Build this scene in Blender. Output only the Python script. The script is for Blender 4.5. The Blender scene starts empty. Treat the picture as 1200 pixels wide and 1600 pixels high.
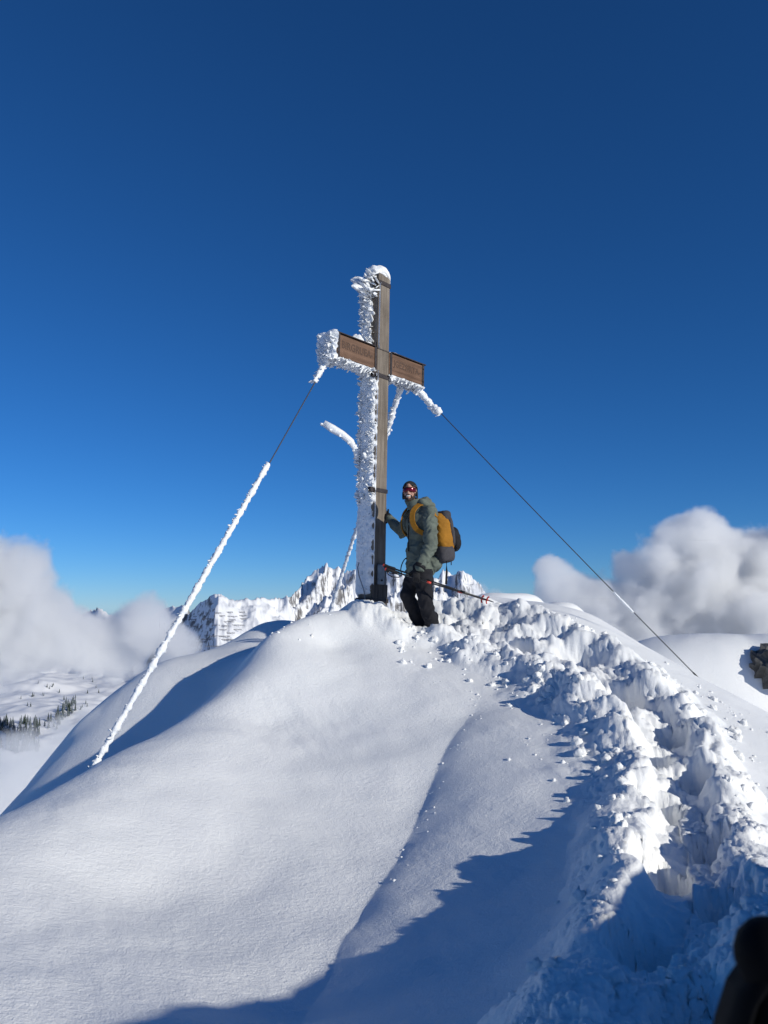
import bpy, bmesh, math, random
import numpy as np
from mathutils import Vector, Matrix

scene = bpy.context.scene
COL = scene.collection
R = math.radians

# ------------------------------------------------------------------ camera
PITCH = R(7.1)
cam_data = bpy.data.cameras.new('camera')
cam_data.sensor_fit = 'VERTICAL'
cam_data.sensor_width = 6.86
cam_data.sensor_height = 9.147
cam_data.lens = 6.86                      # phone main lens, about 67 degrees tall
cam_data.clip_start = 0.02
cam_data.clip_end = 90000
cam_data.dof.use_dof = True
cam_data.dof.focus_distance = 9.0
cam_data.dof.aperture_fstop = 1.8
cam = bpy.data.objects.new('camera', cam_data)
cam.location = (0, 0, 0)
cam.rotation_euler = (R(90) + PITCH, 0, 0)
COL.objects.link(cam)
scene.camera = cam

# ------------------------------------------------------------------ sun and sky
SUN_EL, SUN_AZ = R(21.0), R(127.0)        # azimuth clockwise from +Y (view direction)
TO_SUN = Vector((math.sin(SUN_AZ) * math.cos(SUN_EL), math.cos(SUN_AZ) * math.cos(SUN_EL), math.sin(SUN_EL)))
world = bpy.data.worlds.new('World')
scene.world = world
world.use_nodes = True
wn = world.node_tree
wn.nodes.clear()
sky = wn.nodes.new('ShaderNodeTexSky')
sky.sky_type = 'NISHITA'
sky.sun_disc = False
sky.sun_elevation = SUN_EL
sky.sun_rotation = SUN_AZ
sky.altitude = 2300
sky.air_density = 1.0
sky.dust_density = 0.0
sky.ozone_density = 10.0
bgn = wn.nodes.new('ShaderNodeBackground')
bgn.inputs['Strength'].default_value = 0.094
won = wn.nodes.new('ShaderNodeOutputWorld')
hsv = wn.nodes.new('ShaderNodeHueSaturation')
hsv.inputs['Saturation'].default_value = 1.06
wn.links.new(sky.outputs[0], hsv.inputs['Color'])
wn.links.new(hsv.outputs[0], bgn.inputs['Color'])
wn.links.new(bgn.outputs[0], won.inputs['Surface'])

sl = bpy.data.lights.new('sun', 'SUN')
sl.energy = 3.9
sl.angle = R(0.53)
sl.color = (1.0, 0.955, 0.845)
sun = bpy.data.objects.new('sun', sl)
sun.rotation_euler = (-TO_SUN).to_track_quat('-Z', 'Y').to_euler()
sun.location = TO_SUN * 60
COL.objects.link(sun)

scene.view_settings.view_transform = 'Standard'
scene.view_settings.look = 'None'
scene.view_settings.gamma = 1.0
scene.view_settings.exposure = 0.0
scene.view_settings.use_curve_mapping = False
scene.render.engine = 'CYCLES'
cy = scene.cycles
cy.max_bounces = 14
cy.diffuse_bounces = 4
cy.glossy_bounces = 3
cy.transmission_bounces = 4
cy.volume_bounces = 10
cy.transparent_max_bounces = 8
cy.use_denoising = True
cy.use_adaptive_sampling = True
cy.adaptive_threshold = 0.015
cy.sample_clamp_indirect = 6.0
cy.caustics_reflective = False
cy.caustics_refractive = False

# ------------------------------------------------------------------ small helpers
SP, CPI = math.sin(PITCH), math.cos(PITCH)
FPX = 1200.0
def at(px, py, y):
    """point of the place seen at photo pixel (px, py), y metres in front of the camera"""
    u, v = (px - 600.0) / FPX, (800.0 - py) / FPX
    k = y / (CPI - v * SP)
    return Vector((u * k, y, (SP + v * CPI) * k))

def tag(o, label=None, cat=None, group=None, kind=None):
    if label: o['label'] = label
    if cat: o['category'] = cat
    if group: o['group'] = group
    if kind: o['kind'] = kind
    return o

def empty(name, loc=(0, 0, 0)):
    o = bpy.data.objects.new(name, None)
    o.location = loc
    o.empty_display_size = 0.1
    COL.objects.link(o)
    return o

def world_of(o):
    m = o.matrix_basis.copy()
    while o.parent is not None:
        m = o.parent.matrix_basis @ (o.matrix_parent_inverse @ m)
        o = o.parent
    return m

def set_parent(o, parent, local=False):
    """local: the mesh is already in the parent's frame; otherwise it was modelled in world coordinates"""
    o.parent = parent
    if not local:
        o.matrix_parent_inverse = world_of(parent).inverted()

def add_mesh(name, verts, faces, mat=None, parent=None, smooth=True, local=False):
    me = bpy.data.meshes.new(name)
    me.from_pydata([tuple(v) for v in verts], [], [tuple(f) for f in faces])
    if smooth:
        me.polygons.foreach_set('use_smooth', [True] * len(me.polygons))
    me.update()
    o = bpy.data.objects.new(name, me)
    COL.objects.link(o)
    if mat: me.materials.append(mat)
    if parent is not None:
        set_parent(o, parent, local)
    return o

def grid_mesh(name, P, mat=None, parent=None, wrap=False, local=False):
    """P: (rows, cols, 3) array -> quad sheet"""
    n, m = P.shape[:2]
    idx = np.arange(n * m).reshape(n, m)
    if wrap:
        idx = np.concatenate([idx, idx[:, :1]], axis=1)
    q = np.stack([idx[:-1, :-1], idx[:-1, 1:], idx[1:, 1:], idx[1:, :-1]], axis=-1).reshape(-1, 4)
    me = bpy.data.meshes.new(name)
    me.vertices.add(n * m)
    me.vertices.foreach_set('co', P.reshape(-1).astype(np.float32))
    me.loops.add(q.size)
    me.loops.foreach_set('vertex_index', q.reshape(-1).astype(np.int32))
    me.polygons.add(len(q))
    me.polygons.foreach_set('loop_start', np.arange(0, q.size, 4, dtype=np.int32))
    me.polygons.foreach_set('use_smooth', np.ones(len(q), dtype=bool))
    me.update(calc_edges=True)
    me.validate()
    o = bpy.data.objects.new(name, me)
    COL.objects.link(o)
    if mat: me.materials.append(mat)
    if parent is not None:
        set_parent(o, parent, local)
    return o

# ------------------------------------------------------------------ noise (numpy)
def _hash(ix, iy, iz, seed):
    h = (ix.astype(np.int64) * 374761393 + iy.astype(np.int64) * 668265263 + iz.astype(np.int64) * 2147483647 + seed * 1274126177) & 0xffffffff
    h = ((h ^ (h >> 13)) * 1274126177) & 0xffffffff
    h = ((h ^ (h >> 16)) * 2246822519) & 0xffffffff
    return ((h ^ (h >> 15)) & 0xffffff) / float(0x1000000)

def perlin2(x, y, seed=0):
    ix, iy = np.floor(x), np.floor(y)
    fx, fy = x - ix, y - iy
    ux, uy = fx * fx * fx * (fx * (fx * 6 - 15) + 10), fy * fy * fy * (fy * (fy * 6 - 15) + 10)
    out = 0
    zero = np.zeros_like(ix)
    for dx in (0, 1):
        for dy in (0, 1):
            a = _hash(ix + dx, iy + dy, zero, seed) * 2 * np.pi
            g = np.cos(a) * (fx - dx) + np.sin(a) * (fy - dy)
            out = out + g * (ux if dx else 1 - ux) * (uy if dy else 1 - uy)
    return out * 1.5

def fbm2(x, y, octaves=4, seed=0, gain=0.5, lac=2.0):
    s, a = 0, 1.0
    for o in range(octaves):
        s = s + a * perlin2(x, y, seed + o * 17)
        x, y, a = x * lac + 3.7, y * lac - 1.3, a * gain
    return s

def ridged2(x, y, octaves=4, seed=0, gain=0.5, lac=2.1):
    s, a, w = 0, 1.0, 1.0
    for o in range(octaves):
        n = 1 - np.abs(perlin2(x, y, seed + o * 31))
        n = n * n * w
        w = np.clip(n * 1.6, 0, 1)
        s = s + a * n
        x, y, a = x * lac + 1.7, y * lac + 9.2, a * gain
    return s

def worley2(x, y, seed=0):
    ix, iy = np.floor(x), np.floor(y)
    best = np.full(x.shape, 9.0)
    zero = np.zeros_like(ix)
    for dx in (-1, 0, 1):
        for dy in (-1, 0, 1):
            cx, cyy = ix + dx, iy + dy
            px = cx + _hash(cx, cyy, zero, seed)
            py = cyy + _hash(cx, cyy, zero, seed + 7)
            best = np.minimum(best, (x - px) ** 2 + (y - py) ** 2)
    return np.sqrt(best)

def billow2(x, y, octaves=3, seed=0, gain=0.5):
    """rounded clods: hemispheres on a jittered lattice"""
    s, a = 0, 1.0
    for o in range(octaves):
        d = worley2(x, y, seed + 11 * o)
        s = s + a * np.sqrt(np.clip(1 - d * d, 0, 1))
        x, y, a = x * 2.1 + 5.1, y * 2.1 + 2.9, a * gain
    return s

def sstep(a, b, x):
    t = np.clip((x - a) / (b - a), 0, 1)
    return t * t * (3 - 2 * t)

# ------------------------------------------------------------------ material helpers
def new_mat(name):
    m = bpy.data.materials.new(name)
    m.use_nodes = True
    nt = m.node_tree
    nt.nodes.clear()
    out = nt.nodes.new('ShaderNodeOutputMaterial')
    b = nt.nodes.new('ShaderNodeBsdfPrincipled')
    nt.links.new(b.outputs[0], out.inputs['Surface'])
    return m, nt, b

def N(nt, kind, **kw):
    n = nt.nodes.new(kind)
    for k, v in kw.items():
        if k in n.inputs.keys():
            n.inputs[k].default_value = v
        else:
            setattr(n, k, v)
    return n

def noise(nt, vec, scale, detail=4, rough=0.55):
    n = nt.nodes.new('ShaderNodeTexNoise')
    n.inputs['Scale'].default_value = scale
    n.inputs['Detail'].default_value = detail
    n.inputs['Roughness'].default_value = rough
    if vec is not None:
        nt.links.new(vec, n.inputs['Vector'])
    return n

def ramp(nt, fac, stops):
    r = nt.nodes.new('ShaderNodeValToRGB')
    el = r.color_ramp.elements
    while len(el) < len(stops):
        el.new(0.5)
    for e, (p, c) in zip(el, stops):
        e.position = p
        e.color = (c[0], c[1], c[2], 1)
    nt.links.new(fac, r.inputs['Fac'])
    return r

def plain(name, col, rough=0.6, var=0.25, scale=40.0, bump=0.0, metallic=0.0, bscale=None, spec=0.5):
    """a base colour with uneven tone and grain"""
    m, nt, b = new_mat(name)
    tc = nt.nodes.new('ShaderNodeTexCoord')
    n = noise(nt, tc.outputs['Object'], scale, 5)
    lo = tuple(c * (1 - var) for c in col)
    hi = tuple(min(1, c * (1 + var)) for c in col)
    r = ramp(nt, n.outputs['Fac'], [(0.3, lo), (0.7, hi)])
    nt.links.new(r.outputs[0], b.inputs['Base Color'])
    b.inputs['Roughness'].default_value = rough
    b.inputs['Metallic'].default_value = metallic
    b.inputs['Specular IOR Level'].default_value = spec
    if bump > 0:
        n2 = noise(nt, tc.outputs['Object'], bscale or scale * 2, 4)
        bp = nt.nodes.new('ShaderNodeBump')
        bp.inputs['Strength'].default_value = 1.0
        bp.inputs['Distance'].default_value = bump
        nt.links.new(n2.outputs['Fac'], bp.inputs['Height'])
        nt.links.new(bp.outputs[0], b.inputs['Normal'])
    return m

# ================================================================== SNOW MATERIALS
def snow_material(name, fine=True):
    m, nt, b = new_mat(name)
    tc = nt.nodes.new('ShaderNodeTexCoord')
    n0 = noise(nt, tc.outputs['Object'], 1.3, 4)
    r = ramp(nt, n0.outputs['Fac'], [(0.3, (0.85, 0.86, 0.855)), (0.7, (0.89, 0.895, 0.89))])
    nt.links.new(r.outputs[0], b.inputs['Base Color'])
    b.inputs['Roughness'].default_value = 0.62
    b.inputs['Specular IOR Level'].default_value = 0.25
    if fine:
        mp = nt.nodes.new('ShaderNodeMapping')
        mp.inputs['Rotation'].default_value = (0, 0, R(-40))
        mp.inputs['Scale'].default_value = (1.0, 1.35, 1.0)
        nt.links.new(tc.outputs['Object'], mp.inputs['Vector'])
        na = noise(nt, mp.outputs[0], 30, 4, 0.62)      # wind-ruffled crust
        nb = noise(nt, tc.outputs['Object'], 120, 3, 0.6)  # grains
        b1 = nt.nodes.new('ShaderNodeBump'); b1.inputs['Distance'].default_value = 0.0058
        b2 = nt.nodes.new('ShaderNodeBump'); b2.inputs['Distance'].default_value = 0.0035
        npz = noise(nt, tc.outputs['Object'], 0.9, 3, 0.5)   # patches of rougher and smoother crust
        rp = ramp(nt, npz.outputs['Fac'], [(0.36, (0.7, 0.7, 0.7)), (0.64, (1.1, 1.1, 1.1))])
        mpz = nt.nodes.new('ShaderNodeMath'); mpz.operation = 'MULTIPLY'
        nt.links.new(na.outputs['Fac'], mpz.inputs[0]); nt.links.new(rp.outputs[0], mpz.inputs[1])
        nt.links.new(mpz.outputs[0], b1.inputs['Height'])
        nt.links.new(nb.outputs['Fac'], b2.inputs['Height'])
        nt.links.new(b1.outputs[0], b2.inputs['Normal'])
        nt.links.new(b2.outputs[0], b.inputs['Normal'])
    return m
M_SNOW = snow_material('summit_snow')

# ================================================================== SUMMIT SNOW (height field)
# control points: photo position and the distance in front of the camera
CREST_L = [(505, 956, 9.0), (462, 972, 8.5), (427, 990, 8.1), (408, 1018, 7.8), (385, 1046, 7.5), (348, 1078, 7.15), (320, 1100, 6.9),
           (280, 1128, 6.6), (240, 1152, 6.3), (200, 1172, 6.0), (140, 1202, 5.6), (80, 1236, 5.2), (0, 1278, 4.7),
           (-120, 1345, 4.1), (-300, 1450, 3.5)]
SHOULDER = [(440, 968, 10.4), (412, 973, 10.4), (360, 1006, 10.0), (320, 1018, 9.8), (260, 1030, 9.6), (232, 1046, 9.4), (200, 1072, 9.2),
            (160, 1104, 9.1), (120, 1132, 9.0), (106, 1160, 8.9), (80, 1192, 8.7), (40, 1232, 8.4), (15, 1268, 7.9), (-80, 1340, 7.0)]
DOME = [(585, 956, 9.25), (545, 955, 9.2), (620, 960, 9.1), (600, 1010, 8.2), (520, 1010, 8.2), (660, 1010, 8.5), (0, 1600, 2.58), (150, 1600, 2.68), (300, 1600, 2.72),
        (230, 1400, 3.98), (400, 1250, 5.2), (500, 1130, 6.6), (420, 1130, 6.6)]
TROUGH = [(752, 1080, 7.1), (705, 1160, 6.1), (660, 1250, 5.25), (605, 1360, 4.35), (540, 1470, 3.6), (470, 1600, 2.95)]
TRAIL = [(1030, 1620, 2.1), (1085, 1430, 3.05), (1078, 1340, 3.75), (1062, 1250, 4.6), (1040, 1160, 5.65), (985, 1090, 6.7), (900, 1040, 7.8), (800, 990, 8.6), (700, 968, 9.3), (640, 960, 9.4)]
TRAIL_L = [(950, 1250, 4.78), (880, 1150, 5.95), (850, 1080, 7.0), (960, 1350, 3.85), (1000, 1500, 2.8), (800, 1600, 2.65), (800, 1250, 5.0), (780, 1400, 3.85)]
RIGHT = [(740, 930, 11.2), (800, 938, 10.8), (860, 944, 10.6), (920, 958, 10.3), (970, 985, 9.9), (1030, 1022, 9.5), (1088, 1056, 9.0), (1140, 1082, 8.7), (1200, 1113, 8.3), (1320, 1175, 7.8),
         (1150, 1200, 5.6), (1200, 1300, 4.3), (1100, 1110, 7.0), (1200, 1180, 6.2), (1350, 1300, 5.0)]
ctrl = [at(*p) for p in CREST_L + SHOULDER + DOME + TROUGH + TRAIL + TRAIL_L + RIGHT]
for p in CREST_L[2:]:                        # the hollow behind the near crest
    a = at(*p); k = min(1.0, max(0.0, (300 - p[0]) / 200)); ctrl.append(a + Vector((-0.55 - 0.1 * k, 0.50, -0.48 - 0.12 * k)))
for p in SHOULDER[2:]:                       # far side of the left shoulder
    a = at(*p); ctrl.append(a + Vector((-0.8, 0.9, -0.75))); ctrl.append(a + Vector((-2.0, 2.4, -2.6)))
ctrl += [at(412, 973, 10.4) + Vector((-0.35, 0.9, -0.5)), at(440, 968, 10.4) + Vector((0, 1.0, -0.5)), at(412, 973, 10.4) + Vector((0.5, -0.8, -0.22))]
for p in RIGHT[3:10]:                        # far side of the right-hand crest
    a = at(*p); ctrl.append(a + Vector((0.7, 1.2, -0.55))); ctrl.append(a + Vector((1.6, 2.6, -1.7)))
ctrl += [Vector(v) for v in [(0, 0, -1.52), (0, 1.2, -1.42), (-2, 0, -1.75), (-1.2, 1.5, -1.45), (0.2, -2.5, -1.7), (-2.5, -2.5, -2.2), (2.2, -2.5, -1.6), (-4, 1.5, -2.1), (-5, 4, -3.0),
                             (3.5, 1.5, -1.5), (4.5, 4, -1.7), (6, 6, -2.0), (5, -1, -2.2),
                             (0.2, 11, -0.35), (1.2, 12.2, -0.25), (-1.2, 11.8, -0.9), (0, 13.5, -1.2), (-2, 14.5, -2.6), (2.0, 15, -1.4), (0, 17, -3)]]
CT = np.array([tuple(v) for v in ctrl])

def tps_fit(C, lam=0.012):
    n = len(C)
    d = np.linalg.norm(C[:, None, :2] - C[None, :, :2], axis=2)
    K = np.where(d > 0, d * d * np.log(np.maximum(d, 1e-9)), 0) + lam * np.eye(n)
    Pm = np.c_[np.ones(n), C[:, :2]]
    A = np.zeros((n + 3, n + 3)); A[:n, :n] = K; A[:n, n:] = Pm; A[n:, :n] = Pm.T
    return np.linalg.solve(A, np.r_[C[:, 2], 0, 0, 0])
TPSW = tps_fit(CT)

def tps_eval(x, y):
    out = TPSW[-3] + TPSW[-2] * x + TPSW[-1] * y
    for (cx, cy_, _), w in zip(CT, TPSW[:-3]):
        d2 = (x - cx) ** 2 + (y - cy_) ** 2
        out = out + w * 0.5 * d2 * np.log(np.maximum(d2, 1e-12))
    return out

def polyline(pts, n=200):
    pts = np.array(pts, float)
    seg = np.r_[0, np.cumsum(np.linalg.norm(np.diff(pts[:, :2], axis=0), axis=1))]
    s = np.linspace(0, seg[-1], n)
    return np.stack([np.interp(s, seg, pts[:, k]) for k in range(pts.shape[1])], 1), s

def near_line(x, y, pl, s):
    """distance, arc length and signed side of the closest point of a polyline"""
    best = np.full(x.shape, 1e9); arc = np.zeros(x.shape); side = np.zeros(x.shape)
    for k in range(len(pl) - 1):
        ax, ay = pl[k, :2]; bx, by = pl[k + 1, :2]
        dx, dy = bx - ax, by - ay
        L2 = dx * dx + dy * dy + 1e-12
        t = np.clip(((x - ax) * dx + (y - ay) * dy) / L2, 0, 1)
        ex, ey = x - ax - t * dx, y - ay - t * dy
        d2 = ex * ex + ey * ey
        m = d2 < best
        best = np.where(m, d2, best); arc = np.where(m, s[k] + t * math.sqrt(L2), arc)
        side = np.where(m, np.sign(ex * dy - ey * dx), side)
    return np.sqrt(best), arc, side

trail_pl, trail_s = polyline([(0.15, -0.4, -1.5), (0.45, 1.0, -1.4)] + [tuple(at(*p)) for p in TRAIL], 60)
TLEN = trail_s[-1]
rng = np.random.RandomState(4)
STEPS = []
s_ = 0.5; sd = 1
while s_ < TLEN - 0.3:
    i = np.searchsorted(trail_s, s_)
    i = min(max(i, 1), len(trail_pl) - 1)
    t = trail_pl[i, :2] - trail_pl[i - 1, :2]; t /= np.linalg.norm(t)
    nrm = np.array([t[1], -t[0]])
    c = trail_pl[i, :2] + nrm * sd * (0.10 + 0.04 * rng.rand())
    dk = 0.35 + 0.65 * min(1.0, max(0.0, (s_ / TLEN - 0.22) / 0.16))
    STEPS.append((c[0], c[1], t[0], t[1], 0.125 + 0.03 * rng.rand(), 0.19 + 0.06 * rng.rand(), (0.17 + 0.12 * rng.rand()) * dk))
    s_ += 0.46 + 0.1 * rng.rand(); sd = -sd

# unseen bank added right of the camera, crest shaped to cast the foreground shadow
SHADE = [(700, 1392, 3.95), (610, 1442, 3.6), (540, 1478, 3.4), (440, 1508, 3.2), (350, 1546, 3.0), (245, 1590, 2.8), (130, 1640, 2.6), (0, 1720, 2.4)]
ADDED_BANK = []
for sp in SHADE:
    S = at(*sp)
    z0 = float(tps_eval(np.array([S.x]), np.array([S.y]))[0])
    hd = math.hypot(TO_SUN.x, TO_SUN.y)
    dx, dy, dz = TO_SUN.x / hd, TO_SUN.y / hd, TO_SUN.z / hd
    t = (2.0 * S.y - S.x) / (dx - 2.0 * dy)
    ADDED_BANK.append((S.x + dx * t, S.y + dy * t, z0 + dz * t))
ADDED_BANK = np.array(ADDED_BANK)
ADDED_BANK = np.r_[ADDED_BANK, [ADDED_BANK[-1] + np.array([0.5, -1.2, 0.0]), ADDED_BANK[-1] + np.array([1.2, -2.6, -0.3])]]

def trail_relief(x, y, z):
    # crease where the lit dome meets the slope below the path
    tp, ts = polyline([tuple(at(*p)) for p in TROUGH], 24)
    wob = 0.05 * fbm2(x * 0.9, y * 0.9, 3, 141)
    d, a, side = near_line(x + wob, y, tp, ts)
    right = side < 0
    z = z + np.where(right, 0.085 * (1 - np.exp(-(d / 0.20))) * np.exp(-(d / 1.1) ** 2), 0) * sstep(0.0, 1.2, a) - 0.02 * np.exp(-(d / 0.25) ** 2)
    # ploughed trail
    d, a, side = near_line(x, y, trail_pl, trail_s)
    frac = a / TLEN
    lside = side < 0
    halfw = 0.21 + 0.33 * sstep(0.55, 0.85, frac)
    ext = np.where(lside, np.interp(frac, [0, 0.40, 0.52, 0.68, 0.85, 1], [0.16, 0.18, 0.50, 0.62, 0.30, 0.25]), np.interp(frac, [0, 0.5, 0.8, 1], [0.16, 0.18, 0.45, 0.3]))
    wn_ = 0.16 * fbm2(x * 1.7, y * 1.7, 3, 40)
    dist_mask = 1 - sstep(halfw + 0.06, halfw + 0.08 + ext, d + wn_)
    wx, wy = x + 0.05 * fbm2(x * 4, y * 4, 2, 81), y + 0.05 * fbm2(x * 4 + 9, y * 4, 2, 82)
    bl = billow2(wx * 3.4, wy * 3.4, 4, 3, 0.55) - 1.0
    bl2 = billow2(wx * 8.5, wy * 8.5, 3, 19, 0.55) - 0.95
    hollow = ridged2(x * 1.25, y * 1.25, 2, 66, 0.5) - 0.85
    groove = (1 - sstep(halfw * 0.50, halfw * 1.1, d + 0.07 * fbm2(x * 4, y * 4, 3, 44)))
    rim = np.exp(-((d + 0.06 * fbm2(x * 3, y * 3, 2, 45) - halfw * 1.25) / (0.12 + 0.08 * lside)) ** 2)
    up = sstep(0.45, 0.62, frac)
    calm = 1 - 0.62 * lside * (1 - sstep(0.42, 0.55, frac)) * sstep(0.2, 0.3, frac)
    near_cam = 0.035 * (1 - sstep(0.2, 0.34, frac))
    z = z + dist_mask * calm * ((0.055 + 0.035 * up + near_cam) * bl + 0.044 * bl2 + (0.04 + 0.08 * up) * hollow + 0.012 * fbm2(x * 17, y * 17, 3, 99, 0.6))
    z = z - groove * np.interp(frac, [0, 0.2, 0.38, 0.6, 0.9, 1], [0.0, 0.02, 0.09, 0.15, 0.11, 0.12])
    z = z + rim * (0.06 + 0.045 * fbm2(x * 1.8, y * 1.8, 2, 77)) * np.where(lside, 1.0 + 0.9 * sstep(0.22, 0.34, frac) * (1 - sstep(0.42, 0.52, frac)), 0.55) * (1 - 0.5 * sstep(0.75, 0.98, frac))
    # foot holes
    for (cx, cy_, tx, ty, rw, rl, dep) in STEPS:
        u = (x - cx) * tx + (y - cy_) * ty
        v = (x - cx) * ty - (y - cy_) * tx
        q = np.sqrt((u / rl) ** 2 + (v / rw) ** 2) + 0.20 * fbm2(x * 6, y * 6, 4, 55, 0.6)
        z = z - dep * (1 - sstep(0.50, 1.10, q))
    return z

def summit_height(x, y, detail=True):
    r = np.hypot(x, y)
    z = np.full(x.shape, -12.0)
    nm = np.hypot(x - 0.8, (y - 6.0) * 0.82) < 19.5
    z[nm] = tps_eval(np.clip(x[nm], -9, 12), np.clip(y[nm], -5, 18))
    # away from the surveyed top the mountain simply falls off
    cone = -1.2 - 0.62 * np.maximum(0, np.hypot(x - 1.0, y - 6.0) - 6.0)
    cone = cone + 0.03 * r * fbm2(x / 9.0 + 3, y / 9.0, 4, 5)
    w = sstep(9.0, 15.0, np.hypot(x - 0.8, (y - 6.0) * 0.82))
    z = z * (1 - w) + np.minimum(z, cone) * w
    w2 = sstep(14.0, 19.0, np.hypot(x - 0.8, (y - 6.0) * 0.82))
    z = z * (1 - w2) + cone * w2
    # neighbouring snow mounds along the ridge
    def mound(cx, cy_, rx, ry, top, rot=0.0, p=2.0):
        c, s = math.cos(rot), math.sin(rot)
        u, v = ((x - cx) * c + (y - cy_) * s) / rx, (-(x - cx) * s + (y - cy_) * c) / ry
        q = np.sqrt(u * u + v * v)
        return top - np.where(q < 1, 0.9 * q ** (2 * p) , 0.9 + 2.6 * (q - 1))
    def smax(a, b, k):
        h = np.clip(0.5 + 0.5 * (b - a) / k, 0, 1)
        return a * (1 - h) + b * h + k * h * (1 - h)
    z = smax(z, mound(7.0, 16.5, 2.6, 1.6, -0.55, 0.0, 1.6), 0.25)
    z = smax(z, mound(8.3, 15.9, 1.35, 1.2, -0.58, 0.0, 1.5), 0.3)
    z = smax(z, mound(2.25, 14.4, 1.0, 0.7, 0.27, 0.0, 2.4), 0.12)
    z = smax(z, mound(3.55, 15.6, 0.8, 0.7, 0.12, 0.0, 1.4), 0.08)
    # added out-of-view bank, there only for the shadow it throws
    bpl, bs = polyline(ADDED_BANK, 50)
    nb = (np.abs(x - 1.8) < 3) & (np.abs(y - 1.0) < 4.5)
    xb, yb = x[nb], y[nb]
    d, a, _ = near_line(xb, yb, bpl, bs)
    side_h = np.interp(a, bs, bpl[:, 2])
    z[nb] = smax(z[nb], side_h - 1.9 * d ** 1.1 + 0.018 * fbm2(xb * 3, yb * 3, 3, 71), 0.08)
    if not detail:
        return z
    # soft drifts
    z = z + np.where(r < 40, 0.018 * fbm2(x / 0.9, y / 0.9, 3, 21), 0) + np.where(r < 30, 0.003 * fbm2((x + y * 0.6) / 0.15, (y - x * 0.6) / 0.34, 4, 27) * sstep(-0.5, 0.6, fbm2(x / 1.3, y / 1.3, 2, 29)), 0)
    tm = (x > -1.5) & (x < 4.5) & (y > -1.8) & (y < 11.5)
    z[tm] = trail_relief(x[tm], y[tm], z[tm])
    return z

def polar_axes():
    # mesh spacing: fine where the ground is near, coarse far away and to the sides
    dense = np.arange(-31, 31.01, 0.085)
    side1 = np.linspace(31.6, 180, 150) ** 1.0
    ang = np.r_[-side1[::-1][:-1], dense, side1]
    rad = [0.35]
    while rad[-1] < 1500:
        r = rad[-1]
        k = 0.011 if r < 1.8 else (0.0045 if r < 12.5 else (0.012 if r < 22 else 0.07))
        rad.append(r * (1 + k))
    return np.radians(ang), np.array(rad)

def build_summit():
    ang, rad = polar_axes()
    A, Rr = np.meshgrid(ang, rad)
    x, y = Rr * np.sin(A), Rr * np.cos(A)
    z = summit_height(x, y)
    P = np.stack([x, y, z], -1)
    # crumble the steep walls of the path: push the surface in and out along its normal
    dr = np.gradient(P, axis=0); da = np.gradient(P, axis=1)
    nv = np.cross(da, dr); nv /= np.maximum(np.linalg.norm(nv, axis=2), 1e-12)[..., None]
    nv = np.where(nv[..., 2:3] < 0, -nv, nv)
    sel = (x > -1.0) & (x < 4.2) & (y > 1.2) & (y < 11) & (Rr < 12) & (nv[..., 2] < 0.93)
    xs, ys, zs = x[sel], y[sel], z[sel]
    w = np.clip((0.93 - nv[..., 2][sel]) / 0.35, 0, 1) * (1 - 0.6 * (1 - sstep(0.15, 0.5, nv[..., 2][sel]))) * (0.25 + 0.75 * sstep(-0.25, 0.45, fbm2(xs * 1.6, ys * 1.6, 2, 207)))
    d, a, side = near_line(xs, ys, trail_pl, trail_s)
    w = w * (1 - sstep(0.7, 1.2, d))
    k1 = billow2(xs * 8 + zs * 9, ys * 8 - zs * 10, 3, 201, 0.6) - 0.95
    k2 = fbm2(xs * 26 + zs * 21, ys * 26 - zs * 24, 3, 205, 0.6)
    P[sel] += nv[sel] * (w * (0.030 * k1 + 0.006 * k2))[:, None]
    o = grid_mesh('snow_ground', P[:, ::-1].copy(), M_SNOW)
    # close the small disc under the camera
    tag(o, 'wind-smoothed summit snow with a ploughed footpath', None, None, 'structure')
    return o
snow_ground = build_summit()

# ------------------------------------------------------------------ broken snow clods along the path
def ground_z(x, y):
    x, y = np.atleast_1d(np.asarray(x, float)), np.atleast_1d(np.asarray(y, float))
    return summit_height(x, y)

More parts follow.
